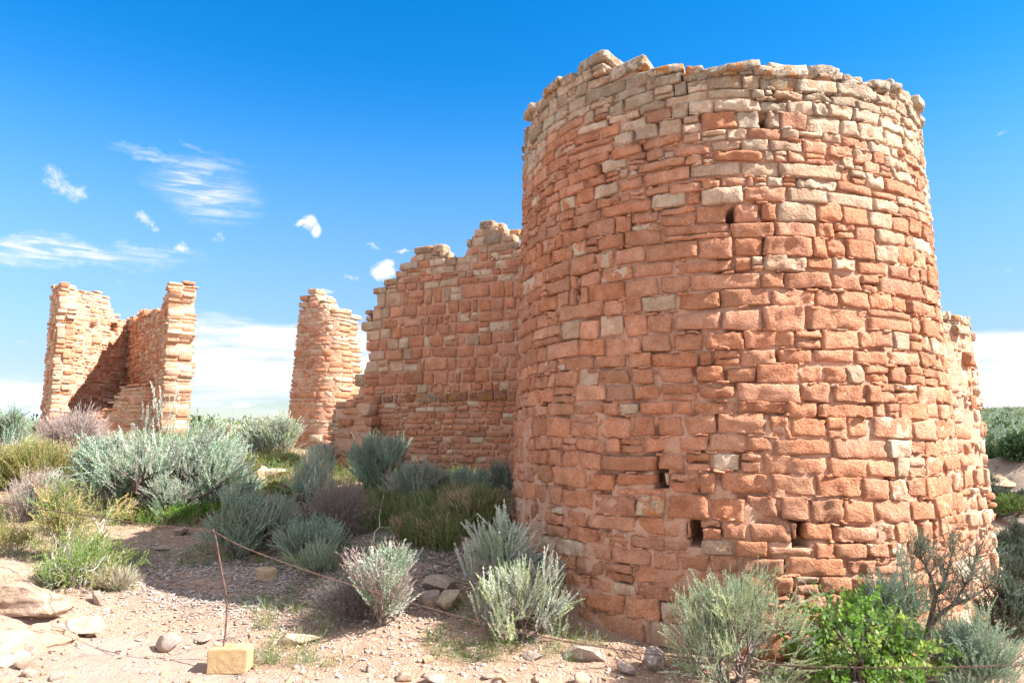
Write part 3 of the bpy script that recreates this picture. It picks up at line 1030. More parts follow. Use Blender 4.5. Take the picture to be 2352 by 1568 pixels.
straight_wall(HC, 'x', '', '', hc_top, 1.0, .66, lambda u, v, r: ((stone_colour(r, .26, .08) * (.55 if (1.9 < v < 3.3 and u < 3.0 and r.random() < .3) else .95)), .5 if r.random() < .08 else 0, .3 if r.random() < .2 else 0.0),
              hm=.12, wm=.20, seed=43, rag=.02, hsig=.38, seg=(4, 3, 3), root=house, parts=('side_wall', 'side_wall_mortar'), gap=.02, mortar_dep=.03, wj=.02, left=lambda v: 0.0,
              right=lambda v: HC.L + .06 * math.sin(v * 5.0) + .05 * math.sin(v * 13), wave_amp=.03, core_in=.03)
HD = Plane((-10.55, 17.75), (-8.75, 18.15))
hd = [HD.hit(x, y) for x, y in [(190, 955), (205, 942), (252, 938), (254, 918), (268, 910), (272, 886), (300, 884), (330, 880), (362, 884), (376, 886)]]
hd_top = lerp_fn([p[0] for p in hd], [p[1] for p in hd])
straight_wall(HD, 'x', '', '', hd_top, 1.0, .45, lh_col(.36, .08), hm=.10, wm=.24, seed=44, rag=.05, seg=(4, 3, 2), root=house, parts=('low_front_wall', 'low_front_mortar'), gap=.016, mortar_dep=.02, u0=-.55, wave_amp=.03)
# curved wall behind the right side of the round tower
BC = np.array([3.47, 8.0]); BR = 1.5


def back_map(u, v, w):
    a = np.asarray(u) / BR
    R = BR + np.asarray(w) - .02 * (np.asarray(v) - 1.2)
    return np.stack([BC[0] + R * np.cos(a), BC[1] + R * np.sin(a), np.asarray(v)], -1)


def build_back():
    r = np.random.default_rng(51)
    root = empty('curved_wall', (0, 0, 0), 'lower curved wall of pale rough blocks joining the right flank of the round tower', 'wall')
    S = Stones(r)
    top = lambda u: 2.72 + .05 * math.sin(u * 9) - (.10 if u > -.45 else 0)
    wave = wavef(.03, 52)
    def colf(u, v, r):
        hgt = top(u) - v
        c = stone_colour(r, float(.45 + .3 * sstep(1, .2, hgt)), float(.25 * sstep(.5, .05, hgt)))
        return c, (.7 if r.random() < .10 else 0), float(.8 * sstep(.5, 0, hgt)) + (.5 if r.random() < .05 else 0)
    lay(S, r, -2.9, 1.2, -1.2, 2.9, top, .125, .21, colf, 0, .19, .016, .2, .35, (), hsig=.3, wj=.022)
    lay(S, r, -2.9, 1.2, 1.9, 2.9, top, .10, .24, colf, -.2, .19, .016, .2, 0, (), hsig=.3, wj=.022)
    S.build('stone_facing', back_map, (5, 4, 2), wave, jit=.22, parent=root, rough=.014)
    wf = lambda U, V: -.022 + .018 * fbm(np.stack([U * 3, V * 3, U * 0], -1), 54, 3)
    core_grid('mud_mortar', back_map, np.linspace(-2.9, 1.2, 90), lambda u: -1.2, lambda u: top(u) - .09, 90, wf, wave, root, wback=-.40)


build_back()

# ------------------------------------------------------------------ shrubs
def sprig_template(rng, leaves, ll, lw, tilt=45, taper=.45, start=.08, bend=.06):
    """unit-length sprig along +z with diamond leaves -> V,F (quads)"""
    V, F = [], []
    bx, by = rng.normal(0, bend, 2)
    def axis(t): return np.array([bx * t * t, by * t * t, t])
    # stem: two crossed thin blades
    for a in (0, PI / 2):
        o = np.array([math.cos(a), math.sin(a), 0]) * .008
        b = len(V)
        V += [axis(0) - o, axis(0) + o, axis(.95) + o * .4, axis(.95) - o * .4]
        F.append((b, b + 1, b + 2, b + 3))
    g = rng.uniform(0, 6)
    for i in range(leaves):
        t = start + (1 - start) * (i + rng.random()) / leaves
        g += 2.39996 + rng.normal(0, .3)
        tl = math.radians(tilt + rng.normal(0, 14)) * (1.1 - .55 * t)
        out = np.array([math.cos(g), math.sin(g), 0])
        d = out * math.sin(tl) + np.array([0, 0, 1]) * math.cos(tl)
        s = np.cross(d, rng.normal(0, 1, 3)); s /= np.linalg.norm(s) + 1e-9
        L = ll * (1 - taper * t) * rng.uniform(.75, 1.25)
        W = lw * rng.uniform(.8, 1.2)
        p = axis(t)
        b = len(V)
        V += [p, p + d * L * .55 + s * W, p + d * L, p + d * L * .55 - s * W]
        F.append((b, b + 1, b + 2, b + 3))
    return np.array(V), np.array(F)


_r0 = np.random.default_rng(99)
SPR = {
    'sage': [sprig_template(_r0, 54, .115, .0155, 40, taper=.35) for _ in range(6)],
    'sage_lo': [sprig_template(_r0, 18, .20, .036, 42) for _ in range(5)],
    'thin': [sprig_template(_r0, 16, .14, .010, 30) for _ in range(5)],
    'dead': [sprig_template(_r0, 7, .26, .0075, 38, start=.2, bend=.15) for _ in range(5)],
    'broad': [sprig_template(_r0, 10, .26, .105, 62, taper=.2, start=.1, bend=.2) for _ in range(6)],
    'tiny': [sprig_template(_r0, 26, .11, .030, 58, taper=.2, start=.05, bend=.18) for _ in range(6)],
    'feather': [sprig_template(_r0, 26, .13, .009, 38, taper=.5, bend=.1) for _ in range(5)],
    'blade': [sprig_template(_r0, 5, .8, .012, 14, taper=.3, start=.0, bend=.2) for _ in range(5)],
}


def place_sprigs(P, D, L, kind, C, rng, fat=1.0):
    """positions, directions, lengths, colours -> V,F,col"""
    tm = SPR[kind]
    D = D / (np.linalg.norm(D, axis=1)[:, None] + 1e-9)
    ref = np.where(np.abs(D[:, 2:3]) > .95, np.array([[1., 0, 0]]), np.array([[0, 0, 1.]]))
    X = np.cross(ref, D); X /= np.linalg.norm(X, axis=1)[:, None] + 1e-9
    Y = np.cross(D, X)
    rl = rng.uniform(0, 2 * PI, len(P))
    X, Y = X * np.cos(rl)[:, None] + Y * np.sin(rl)[:, None], Y * np.cos(rl)[:, None] - X * np.sin(rl)[:, None]
    ids = rng.integers(0, len(tm), len(P))
    Vs, Fs, Cs, off = [], [], [], 0
    for k, (TV, TF) in enumerate(tm):
        s = np.where(ids == k)[0]
        if not len(s): continue
        v = P[s][:, None] + L[s][:, None, None] * ((TV[None, :, 0:1] * fat) * X[s][:, None] + (TV[None, :, 1:2] * fat) * Y[s][:, None] + TV[None, :, 2:3] * D[s][:, None])
        Vs.append(v.reshape(-1, 3))
        Fs.append((TF[None] + (np.arange(len(s)) * len(TV))[:, None, None]).reshape(-1, 4) + off)
        c = np.repeat(C[s], len(TV), 0) * rng.uniform(.86, 1.14, (len(s) * len(TV), 1))
        Cs.append(c)
        off += v.shape[0] * v.shape[1]
    return np.concatenate(Vs), np.concatenate(Fs), np.concatenate(Cs)


SAGE = np.array([.37, .455, .315]); SAGE_B = np.array([.335, .435, .33]); SAGE_Y = np.array([.44, .49, .29]); SAGE_P = np.array([.49, .52, .43])
GRN = np.array([.12, .25, .03]); YGR = np.array([.29, .305, .095]); CLF = np.array([.33, .325, .125]); STRAW = np.array([.40, .31, .19]); DEAD = np.array([.36, .30, .265]); MAUVE = np.array([.44, .335, .30])
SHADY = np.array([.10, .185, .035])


def skeleton(rng, H, R, nstem, depth=3, gnarl=.35, upright=.5, base_spread=.12):
    """returns paths, radii, tips(pos,dir)"""
    paths, radii, tips = [], [], []
    def grow(p, d, L, r, lvl):
        n = 5
        P = [p.copy()]; dd = d.copy()
        for i in range(n):
            dd = dd + rng.normal(0, gnarl, 3) * .5 + np.array([0, 0, .12 * upright * 2])
            dd /= np.linalg.norm(dd)
            p = p + dd * L / n
            if p[2] < .02: p[2] = .02
            P.append(p.copy())
        P = np.array(P)
        paths.append(P); radii.append(np.linspace(r, r * .45, n + 1))
        if lvl >= depth:
            tips.append((P[-1], dd)); tips.append((P[3], dd))
            return
        for k in range(int(rng.integers(2, 4)) + (1 if lvl == 1 else 0)):
            i = int(rng.integers(2, n + 1))
            nd = dd * .55 + rng.normal(0, .55, 3) + np.array([0, 0, upright * .55])
            nd /= np.linalg.norm(nd)
            grow(P[i], nd, L * rng.uniform(.5, .75), r * .55, lvl + 1)
    for s in range(nstem):
        a = 2 * PI * (s + rng.random()) / nstem
        t = rng.uniform(.25, 1.15)
        d = np.array([math.cos(a) * math.sin(t), math.sin(a) * math.sin(t), math.cos(t)])
        grow(np.array([math.cos(a), math.sin(a), 0]) * R * base_spread * rng.random(), d, H * rng.uniform(.42, .6), .016 * (H / .8) ** .7 * rng.uniform(.8, 1.4), 1)
    return paths, radii, tips


def shrub_parts(seed, H, R, style):
    """-> dict of part name: (V,F,col,mat)"""
    rng = np.random.default_rng(seed)
    st = dict(kind='sage', nstem=7, per_tip=6, L=(.16, .30), cols=[SAGE, SAGE_B, SAGE_Y], bark=M_BARK, mat=M_LEAF, up=.75, out=.45, rnd=.30, dead=.12, dead_cols=[DEAD, MAUVE], extra=0, spread=.055, gnarl=.35,
              depth=3, flat=.0, deadL=1.15, upright=.5, fat=1.0, base_spread=.12, thick=1.0, low=.25, twist=0, crnd=0.0, gap=-.06)
    st.update(style)
    if st['kind'] == 'sage':
        st['L'] = (st['L'][0] * .72, st['L'][1] * .78); st['per_tip'] = int(st['per_tip'] * 1.9); st['extra'] = int(st['extra'] * .6); st['crnd'] = .32; st['rnd'] = min(st['rnd'] * .62, .26); st['spread'] *= .85
    paths, radii, tips = skeleton(rng, H, R, st['nstem'], st['depth'], st['gnarl'], st['upright'], st['base_spread'])
    tp = np.array([t[0] for t in tips]); td = np.array([t[1] for t in tips])
    Lm = np.mean(st['L'])
    # fit to size
    rr = np.percentile(np.hypot(tp[:, 0], tp[:, 1]), 92) + 1e-6
    sx = max(R - Lm * .45, R * .5) / rr
    sz = max(H - Lm * .9, H * .45) / (np.percentile(tp[:, 2], 97) + 1e-6)
    sc = np.array([sx, sx, sz])
    paths = [p * sc for p in paths]
    tp = tp * sc
    # low skirt and fill
    if st['extra']:
        n = st['extra']
        a = rng.uniform(0, 2 * PI, n); q = np.sqrt(rng.random(n)) ** .8
        hmax = np.sqrt(np.maximum(0, 1 - q ** 2.4))
        hz = rng.random(n) ** .7
        e = np.stack([np.cos(a) * q * R * .85, np.sin(a) * q * R * .85, np.maximum(hmax * hz * (H - Lm), .03)], 1)
        lump = vnoise(e / (.28 * R) + seed, 3)
        e = e[lump > -.02]
        tp = np.concatenate([tp, e]); td = np.concatenate([td, np.stack([e[:, 0], e[:, 1], np.full(len(e), R)], 1) / R])
    # lopsided habit
    aa = np.arctan2(tp[:, 1], tp[:, 0])
    lop = 1 + .42 * vnoise(np.stack([np.cos(aa) * 1.4, np.sin(aa) * 1.4, np.full(len(aa), seed * 1.37)], -1), 17)
    hump = 1 + .16 * vnoise(np.stack([tp[:, 0] / R * 1.5, tp[:, 1] / R * 1.5, np.full(len(aa), seed * 2.11)], -1), 19)
    tp = tp * np.stack([lop, lop, hump], 1)
    kp_ = vnoise(tp / (.27 * R) + seed * 1.7, 13) > (st['gap'] if st['kind'] == 'sage' else -.3)
    if kp_.sum() > 12: tp, td = tp[kp_], td[kp_]
    k = st['per_tip']
    P = np.repeat(tp, k, 0); D0 = np.repeat(td, k, 0)
    n = len(P)
    P = P + rng.normal(0, st['spread'] * R / .4, (n, 3)) * np.array([1, 1, .7])
    outv = P.copy(); outv[:, 2] = 0
    outv /= R
    D = np.array([0, 0, 1.]) * st['up'] + outv * st['out'] + D0 * .25 + rng.normal(0, st['rnd'], (n, 3))
    if st['crnd']: D = D + np.repeat(rng.normal(0, st['crnd'], (len(tp), 3)), k, 0)
    D[:, 2] = np.maximum(D[:, 2], -.1)
    P[:, 2] = np.maximum(P[:, 2], .01)
    L = rng.uniform(*st['L'], n)
    # clusters share a hue
    cid = np.repeat(rng.integers(0, len(st['cols']), len(tp)), k)
    C = np.array(st['cols'])[cid] * np.repeat(rng.uniform(.8, 1.2, len(tp)), k)[:, None]
    isd = rng.random(n) < st['dead'] * np.where(np.repeat(vnoise(tp / (.5 * R) + seed, 8), k) > .1, 2.0, .35)
    if isd.sum() < 40: isd[:] = False
    parts = {}
    live = ~isd
    V, F, Cc = place_sprigs(P[live], D[live], L[live], st['kind'], C[live], rng, st['fat'])
    parts['foliage'] = (V, F, Cc, st['mat'])
    if isd.any():
        dc = np.array(st['dead_cols'])[rng.integers(0, len(st['dead_cols']), isd.sum())]
        V, F, Cc = place_sprigs(P[isd], D[isd], L[isd] * st['deadL'], 'dead', dc, rng)
        parts['dry_twigs'] = (V, F, Cc, M_LEAF)
    bv, bf = tubes(paths, [r * st['thick'] for r in radii], 5)
    allv = np.concatenate([parts[k_][0] for k_ in parts])
    fz = H / max(np.percentile(allv[:, 2], 98), .02)
    fr = R / max(np.percentile(np.hypot(allv[:, 0], allv[:, 1]), 93), .02)
    fv = np.array([fr, fr, fz])
    parts = {k_: (p_[0] * fv, *p_[1:]) for k_, p_ in parts.items()}
    bv = bv * fv
    parts['branches'] = (bv, bf, None, st['bark'])
    return parts


def shrub(name, loc, H, R, seed, label, cat, style=None, group=None, rot=0.0, sink=.02):
    root = empty(name, (loc[0], loc[1], loc[2] - sink), label, cat, group)
    root.rotation_euler[2] = rot
    for pn, (V, F, C, m) in shrub_parts(seed, H, R, style or {}).items():
        link(pn, mesh_np(pn, V, F, m, C, pn == 'branches'), root)
    return root


def copy_tree(o, loc, scale=1.0, rot=0.0, label=None):
    c = o.copy(); COL.objects.link(c)
    c.location = loc; c.rotation_euler = (0, 0, rot); c.scale = (scale, scale, scale)
    if label: c['label'] = label
    for ch in o.children:
        d = ch.copy(); COL.objects.link(d); d.parent = c
    return c


def fit(px, py, top, width):
    """ground point below a pixel of the photograph and the real height / radius of what stands there"""
    p = G(px, py)
    d = p[1] / (CT if False else 1.0)
    H = at(px, top, p[1])[2] - p[2]
    R = width / FPX * p[1] / 2
    return p, float(H), float(R)


def S(name, px, py, top, width, seed, label, cat='sagebrush', style=None, group=None, rot=0.0, Y=None):
    p, H, R = fit(px, py, top, width)
    return shrub(name, p, H, R, seed, label, cat, style, group, rot)


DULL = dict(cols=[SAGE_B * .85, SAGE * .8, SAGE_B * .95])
ST_PALE = dict(cols=[SAGE_P, SAGE, SAGE_P * 1.05])
# --- right foreground
S('sagebrush', 1680, 1575, 1318, 300, 201, 'rounded grey green sagebrush at the foot of the round tower beside the leafy green bush', style=dict(nstem=11, per_tip=7, extra=240, cols=[SAGE, SAGE_Y, SAGE_Y * .85], L=(.10, .19), dead=.10, rnd=.45))
S('sumac_bush', 1990, 1590, 1362, 300, 202, 'leafy bright green bush in front of the round tower', 'bush',
  style=dict(kind='broad', nstem=10, per_tip=3, extra=120, cols=[np.array([.13, .26, .035]), np.array([.17, .32, .045]), np.array([.30, .38, .08]), np.array([.14, .25, .06])], L=(.09, .17), dead=.06, mat=M_GREEN, up=.45, out=.5, rnd=.55, bark=M_BARK, dead_cols=[SAGE_P], deadL=1.6, spread=.06))
S('sagebrush', 2060, 1545, 1300, 150, 203, 'thin dusty sagebrush between the leafy green bush and the dark twisted trunk', style=dict(nstem=6, per_tip=6, cols=[SAGE_B * .9, SAGE * .9], L=(.13, .24), extra=50))


def twisted_sage():
    p = at(2215, 1560, 4.55)
    p[2] = float(gz(p[0], p[1]))
    rng = np.random.default_rng(204)
    root = empty('sagebrush', (p[0], p[1], p[2] - .02), 'tall sagebrush with a dark forked twisted trunk below the round tower', 'sagebrush')
    def q(px, py, dy=0):
        return at(px, py, p[1] + dy) - np.array([p[0], p[1], p[2] - .02])
    trunk = [np.array([q(2105, 1560, .1), q(2125, 1490), q(2133, 1440), q(2142, 1400), q(2150, 1365), q(2138, 1325), q(2128, 1300)]),
             np.array([q(2133, 1440), q(2160, 1408, -.05), q(2190, 1388, -.08), q(2225, 1375, -.1), q(2262, 1352, -.08)]),
             np.array([q(2150, 1365), q(2172, 1335, .05), q(2180, 1300, .08), q(2186, 1272, .05)]),
             np.array([q(2190, 1388, -.08), q(2215, 1345, -.1), q(2235, 1310, -.06), q(2240, 1280, -.02)]),
             np.array([q(2128, 1300), q(2115, 1285, .03), q(2100, 1272, .05)])]
    rads = [np.linspace(.021, .008, 7), np.linspace(.018, .006, 5), np.linspace(.011, .004, 4), np.linspace(.009, .004, 4), np.linspace(.006, .003, 3)]
    tips = []
    paths, rr = list(trunk), list(rads)
    for pth in trunk:
        for i in range(1, len(pth)):
            if pth is trunk[0] and i < 4: continue
            for _ in range(4):
                d = rng.normal(0, .6, 3) + np.array([.15, 0, .75]); d /= np.linalg.norm(d)
                L = rng.uniform(.05, .14)
                e = pth[i] + d * L + rng.normal(0, .02, 3)
                mid = pth[i] + d * L * .5 + rng.normal(0, .015, 3)
                paths.append(np.array([pth[i], mid, e])); rr.append(np.array([.005, .0035, .002]))
                tips += [e, mid]
    tips = np.array(tips)
    k = 6
    P = np.repeat(tips, k, 0) + rng.normal(0, .02, (len(tips) * k, 3))
    D = np.array([.12, 0, .6]) + rng.normal(0, .38, (len(P), 3))
    C = np.repeat(np.array([SAGE * .55, SAGE_B * .55])[rng.integers(0, 2, len(tips))] * rng.uniform(.8, 1.15, (len(tips), 1)), k, 0)
    V, F, Cc = place_sprigs(P, D, rng.uniform(.05, .10, len(P)), 'sage', C, rng)
    link('foliage', mesh_np('foliage', V, F, M_LEAF, Cc), root)
    bv, bf = tubes(paths, rr, 6)
    link('trunk', mesh_np('trunk', bv, bf, M_DBARK, None, True), root)


twisted_sage()
S('sagebrush', 2235, 1590, 1410, 190, 205, 'low bushy sagebrush under the twisted trunk at the lower right corner', style=dict(nstem=8, per_tip=7, cols=[SAGE, SAGE_B], L=(.12, .2), extra=110))

# --- middle foreground
S('sagebrush', 1200, 1465, 1290, 205, 211, 'sunlit sagebrush with a bare woody lower half by the left foot of the round tower', style=dict(nstem=10, per_tip=6, cols=[SAGE_Y, SAGE_P, SAGE_Y * 1.1], L=(.15, .26), dead=.22, extra=24, rnd=.2, up=.9))
S('sagebrush', 1150, 1400, 1195, 150, 212, 'two tall bright sage plumes rising behind the sunlit woody sagebrush', style=dict(nstem=4, per_tip=9, cols=[SAGE_P * 1.02, SAGE_P, SAGE], L=(.20, .34), dead=.04, rnd=.16, up=1.0, out=.35))
S('sagebrush', 1245, 1400, 1275, 90, 213, 'small shaded sagebrush between the bright plumes and the round tower', style=dict(nstem=5, per_tip=6, cols=[SAGE_B * .9], L=(.14, .24)))
S('sagebrush', 877, 1432, 1265, 125, 214, 'half dry sagebrush with reddish grey tips alone at the edge of the shade', style=dict(nstem=8, per_tip=7, cols=[SAGE_P, SAGE], L=(.18, .30), dead=.36, dead_cols=[MAUVE, MAUVE * 1.15, DEAD], rnd=.17, up=1.0, out=.4, deadL=1.25))
S('dead_shrub', 812, 1408, 1320, 170, 215, 'flattened dead grey shrub in the shade beside the half dry sagebrush', 'dead shrub', style=dict(kind='dead', nstem=9, per_tip=6, cols=[DEAD * .8, DEAD * .6], L=(.15, .28), dead=0, up=.35, out=.7, bark=M_BARK))

# --- shaded group left of the tower
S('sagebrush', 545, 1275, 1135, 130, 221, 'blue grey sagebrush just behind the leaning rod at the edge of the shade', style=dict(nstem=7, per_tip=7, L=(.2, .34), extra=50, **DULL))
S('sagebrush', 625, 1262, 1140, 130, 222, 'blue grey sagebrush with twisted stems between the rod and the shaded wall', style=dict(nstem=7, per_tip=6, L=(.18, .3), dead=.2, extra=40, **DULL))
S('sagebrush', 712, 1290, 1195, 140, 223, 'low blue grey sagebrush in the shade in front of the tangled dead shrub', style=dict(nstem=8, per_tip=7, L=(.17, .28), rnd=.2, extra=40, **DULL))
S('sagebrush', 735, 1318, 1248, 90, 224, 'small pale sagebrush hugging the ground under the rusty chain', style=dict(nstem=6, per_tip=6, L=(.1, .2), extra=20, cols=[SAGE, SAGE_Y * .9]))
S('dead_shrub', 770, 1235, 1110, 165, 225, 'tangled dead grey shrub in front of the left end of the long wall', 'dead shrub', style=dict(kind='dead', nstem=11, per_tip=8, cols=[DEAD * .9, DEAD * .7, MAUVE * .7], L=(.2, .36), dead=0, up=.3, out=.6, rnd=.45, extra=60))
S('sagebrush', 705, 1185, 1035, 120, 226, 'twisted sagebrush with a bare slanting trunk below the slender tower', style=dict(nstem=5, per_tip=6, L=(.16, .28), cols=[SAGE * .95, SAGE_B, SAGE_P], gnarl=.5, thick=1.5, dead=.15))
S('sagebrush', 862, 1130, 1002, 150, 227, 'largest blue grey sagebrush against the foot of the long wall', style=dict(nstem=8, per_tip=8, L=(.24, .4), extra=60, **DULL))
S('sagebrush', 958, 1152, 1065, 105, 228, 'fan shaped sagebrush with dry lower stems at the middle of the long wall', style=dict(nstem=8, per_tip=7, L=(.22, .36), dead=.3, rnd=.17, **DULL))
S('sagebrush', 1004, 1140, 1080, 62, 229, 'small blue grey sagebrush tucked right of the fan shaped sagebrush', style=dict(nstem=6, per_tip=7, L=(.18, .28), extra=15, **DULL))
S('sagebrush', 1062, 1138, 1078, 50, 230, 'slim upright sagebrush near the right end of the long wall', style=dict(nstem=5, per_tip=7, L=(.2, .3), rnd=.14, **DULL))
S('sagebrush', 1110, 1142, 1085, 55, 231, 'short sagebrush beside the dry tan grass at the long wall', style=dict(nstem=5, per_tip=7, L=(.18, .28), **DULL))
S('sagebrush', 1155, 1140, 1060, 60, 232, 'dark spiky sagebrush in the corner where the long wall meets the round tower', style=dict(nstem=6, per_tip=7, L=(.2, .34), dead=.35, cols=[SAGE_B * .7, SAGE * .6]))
S('dead_shrub', 738, 1075, 1018, 60, 233, 'small silvery dry shrub in sunlight at the broken end of the long wall', 'dead shrub', style=dict(kind='thin', nstem=7, per_tip=9, L=(.3, .45), cols=[SAGE_P * 1.25, np.array([.48, .43, .38])], dead=.2, rnd=.2))

# green brush in the shade
gi = 0
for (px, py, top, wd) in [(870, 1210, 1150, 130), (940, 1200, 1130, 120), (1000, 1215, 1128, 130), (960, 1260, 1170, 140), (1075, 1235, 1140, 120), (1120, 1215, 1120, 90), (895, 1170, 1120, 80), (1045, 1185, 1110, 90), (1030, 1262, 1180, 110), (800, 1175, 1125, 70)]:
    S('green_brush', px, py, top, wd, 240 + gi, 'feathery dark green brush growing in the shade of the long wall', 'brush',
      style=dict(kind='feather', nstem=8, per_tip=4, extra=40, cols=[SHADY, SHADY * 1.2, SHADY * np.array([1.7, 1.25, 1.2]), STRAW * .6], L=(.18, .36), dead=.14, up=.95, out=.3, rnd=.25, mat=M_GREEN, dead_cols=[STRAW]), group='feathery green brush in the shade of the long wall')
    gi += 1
S('grass_tuft', 1085, 1210, 1128, 110, 255, 'dry tan grass tuft rising out of the green brush by the round tower', 'grass', style=dict(kind='blade', nstem=10, per_tip=10, cols=[STRAW * .85, STRAW], L=(.35, .6), dead=0, up=1.0, out=.35, rnd=.15))
S('grass_tuft', 930, 1240, 1185, 60, 256, 'thin dry grass stems standing in the shade beside the tangled dead shrub', 'grass', style=dict(kind='blade', nstem=7, per_tip=8, cols=[STRAW * .7], L=(.3, .45), dead=0, up=1.0, out=.3, rnd=.15))

# --- big sagebrush on the left
S('sagebrush', 395, 1168, 958, 330, 261, 'biggest grey green sagebrush, in front of the ruined house', style=dict(nstem=12, per_tip=6, extra=150, gap=.06, L=(.28, .46), cols=[SAGE, SAGE_B, SAGE_P], dead=.10, gnarl=.45, bark=M_DBARK, thick=1.6))
S('sagebrush', 268, 1160, 1015, 150, 262, 'grey green sagebrush merging with the left flank of the biggest one', style=dict(nstem=8, per_tip=8, extra=90, L=(.26, .44), cols=[SAGE, SAGE_B, SAGE_B * .9]))
S('sagebrush', 520, 1165, 1062, 135, 263, 'rounded grey green sagebrush merging with the right flank of the biggest one', style=dict(nstem=8, per_tip=8, extra=90, L=(.22, .38), cols=[SAGE, SAGE_B, SAGE_P]))
S('sagebrush', 400, 1185, 1098, 120, 264, 'low pale sagebrush in front of the biggest one', style=dict(nstem=7, per_tip=8, extra=50, L=(.2, .34), cols=[SAGE_P, SAGE]))
S('sagebrush', 625, 1048, 966, 112, 265, 'round pale sagebrush on the skyline left of the slender tower', style=dict(nstem=10, per_tip=9, extra=100, L=(.35, .6), cols=[SAGE_P, SAGE_Y, SAGE], dead=.15, dead_cols=[MAUVE * 1.2, DEAD * 1.2]))
S('sagebrush', 18, 1035, 938, 95, 266, 'sagebrush with a pale leaning trunk at the left edge under the far mountain', style=dict(nstem=6, per_tip=8, extra=40, L=(.3, .5), cols=[SAGE, SAGE_B], dead=.15, thick=1.8, bark=M_WBARK))
S('dead_shrub', 172, 1058, 946, 140, 267, 'bare grey shrub in front of the ruined house', 'dead shrub', style=dict(kind='dead', nstem=12, per_tip=10, cols=[DEAD * 1.25, DEAD * 1.1, MAUVE * 1.05], L=(.35, .6), dead=0, up=.6, out=.5, rnd=.4, extra=50, bark=M_WBARK))
S('rabbitbrush', 95, 1118, 1020, 170, 268, 'feathery yellow green bush left of the biggest sagebrush', 'bush', style=dict(kind='feather', nstem=12, per_tip=9, extra=150, cols=[YGR, YGR * 1.1, YGR * np.array([1.2, 1, 1])], L=(.3, .55), dead=.08, up=.9, rnd=.25, mat=M_GREEN, dead_cols=[STRAW]))
S('rabbitbrush', 175, 1110, 1048, 110, 269, 'smaller feathery yellow green bush below the bare grey shrub', 'bush', style=dict(kind='feather', nstem=9, per_tip=8, extra=70, cols=[YGR, YGR * .9], L=(.25, .45), dead=.1, up=.9, rnd=.25, mat=M_GREEN, dead_cols=[STRAW]))
S('rabbitbrush', 20, 1115, 1030, 110, 270, 'faded olive bush at the left edge below the leaning sagebrush', 'bush', style=dict(kind='feather', nstem=9, per_tip=8, extra=70, cols=[YGR * .9, STRAW * .8], L=(.25, .45), dead=.25, up=.9, rnd=.25, mat=M_GREEN, dead_cols=[STRAW, DEAD]))
S('dead_shrub', 230, 1095, 1030, 110, 271, 'low tangle of dead grey branches between the yellow green bush and the biggest sagebrush', 'dead shrub', style=dict(kind='dead', nstem=9, per_tip=8, cols=[DEAD * 1.2, DEAD], L=(.25, .45), dead=0, up=.35, out=.6, rnd=.45, bark=M_WBARK))
S('sagebrush', 75, 1195, 1085, 120, 272, 'dry mauve grey sagebrush behind the yellow flowering bush', style=dict(nstem=8, per_tip=8, L=(.2, .34), cols=[SAGE, SAGE_P], dead=.5, dead_cols=[MAUVE * 1.1, DEAD * 1.15], extra=20))
# yellow flowering cliffrose with white stems
S('cliffrose', 140, 1290, 1112, 175, 273, 'yellow flowering bush with crooked white stems at the left, chain passing in front', 'bush',
  style=dict(kind='tiny', nstem=6, per_tip=8, extra=50, cols=[CLF, np.array([.58, .46, .20]), CLF * np.array([.75, .95, .6])], L=(.10, .19), dead=.08, up=.45, out=.4, rnd=.5, bark=M_WBARK, mat=M_GREEN, gnarl=.7, thick=1.25, spread=.05, upright=.8))
S('cliffrose', 185, 1345, 1222, 170, 274, 'lower greener flowering bush in front of the white stemmed one', 'bush',
  style=dict(kind='tiny', nstem=8, per_tip=5, extra=60, cols=[CLF * np.array([.6, .95, .6]), CLF * np.array([.7, 1, .6]), CLF * 1.1], L=(.09, .17), dead=.15, up=.5, out=.5, rnd=.5, bark=M_WBARK, mat=M_GREEN, gnarl=.5, thick=1.2, dead_cols=[SAGE_P]))
S('cliffrose', 30, 1275, 1185, 110, 275, 'sparse flowering bush at the left edge beside the slickrock', 'bush',
  style=dict(kind='tiny', nstem=4, per_tip=4, extra=0, cols=[CLF * np.array([1.3, 1.1, .9]), CLF], L=(.09, .17), dead=.05, up=.4, out=.6, rnd=.5, bark=M_WBARK, mat=M_GREEN, gnarl=.6, spread=.05))
S('grass_tuft', 262, 1352, 1300, 75, 276, 'tuft of dry stems at the right foot of the greener flowering bush', 'grass', style=dict(kind='blade', nstem=8, per_tip=8, cols=[STRAW, SAGE_P], L=(.15, .28), dead=0, up=.9, out=.5, rnd=.2))
S('sagebrush', 128, 1345, 1290, 80, 277, 'tiny grey sagebrush under the flowering bush beside the slickrock ledge', style=dict(nstem=5, per_tip=6, L=(.1, .18), cols=[SAGE, SAGE_P]))
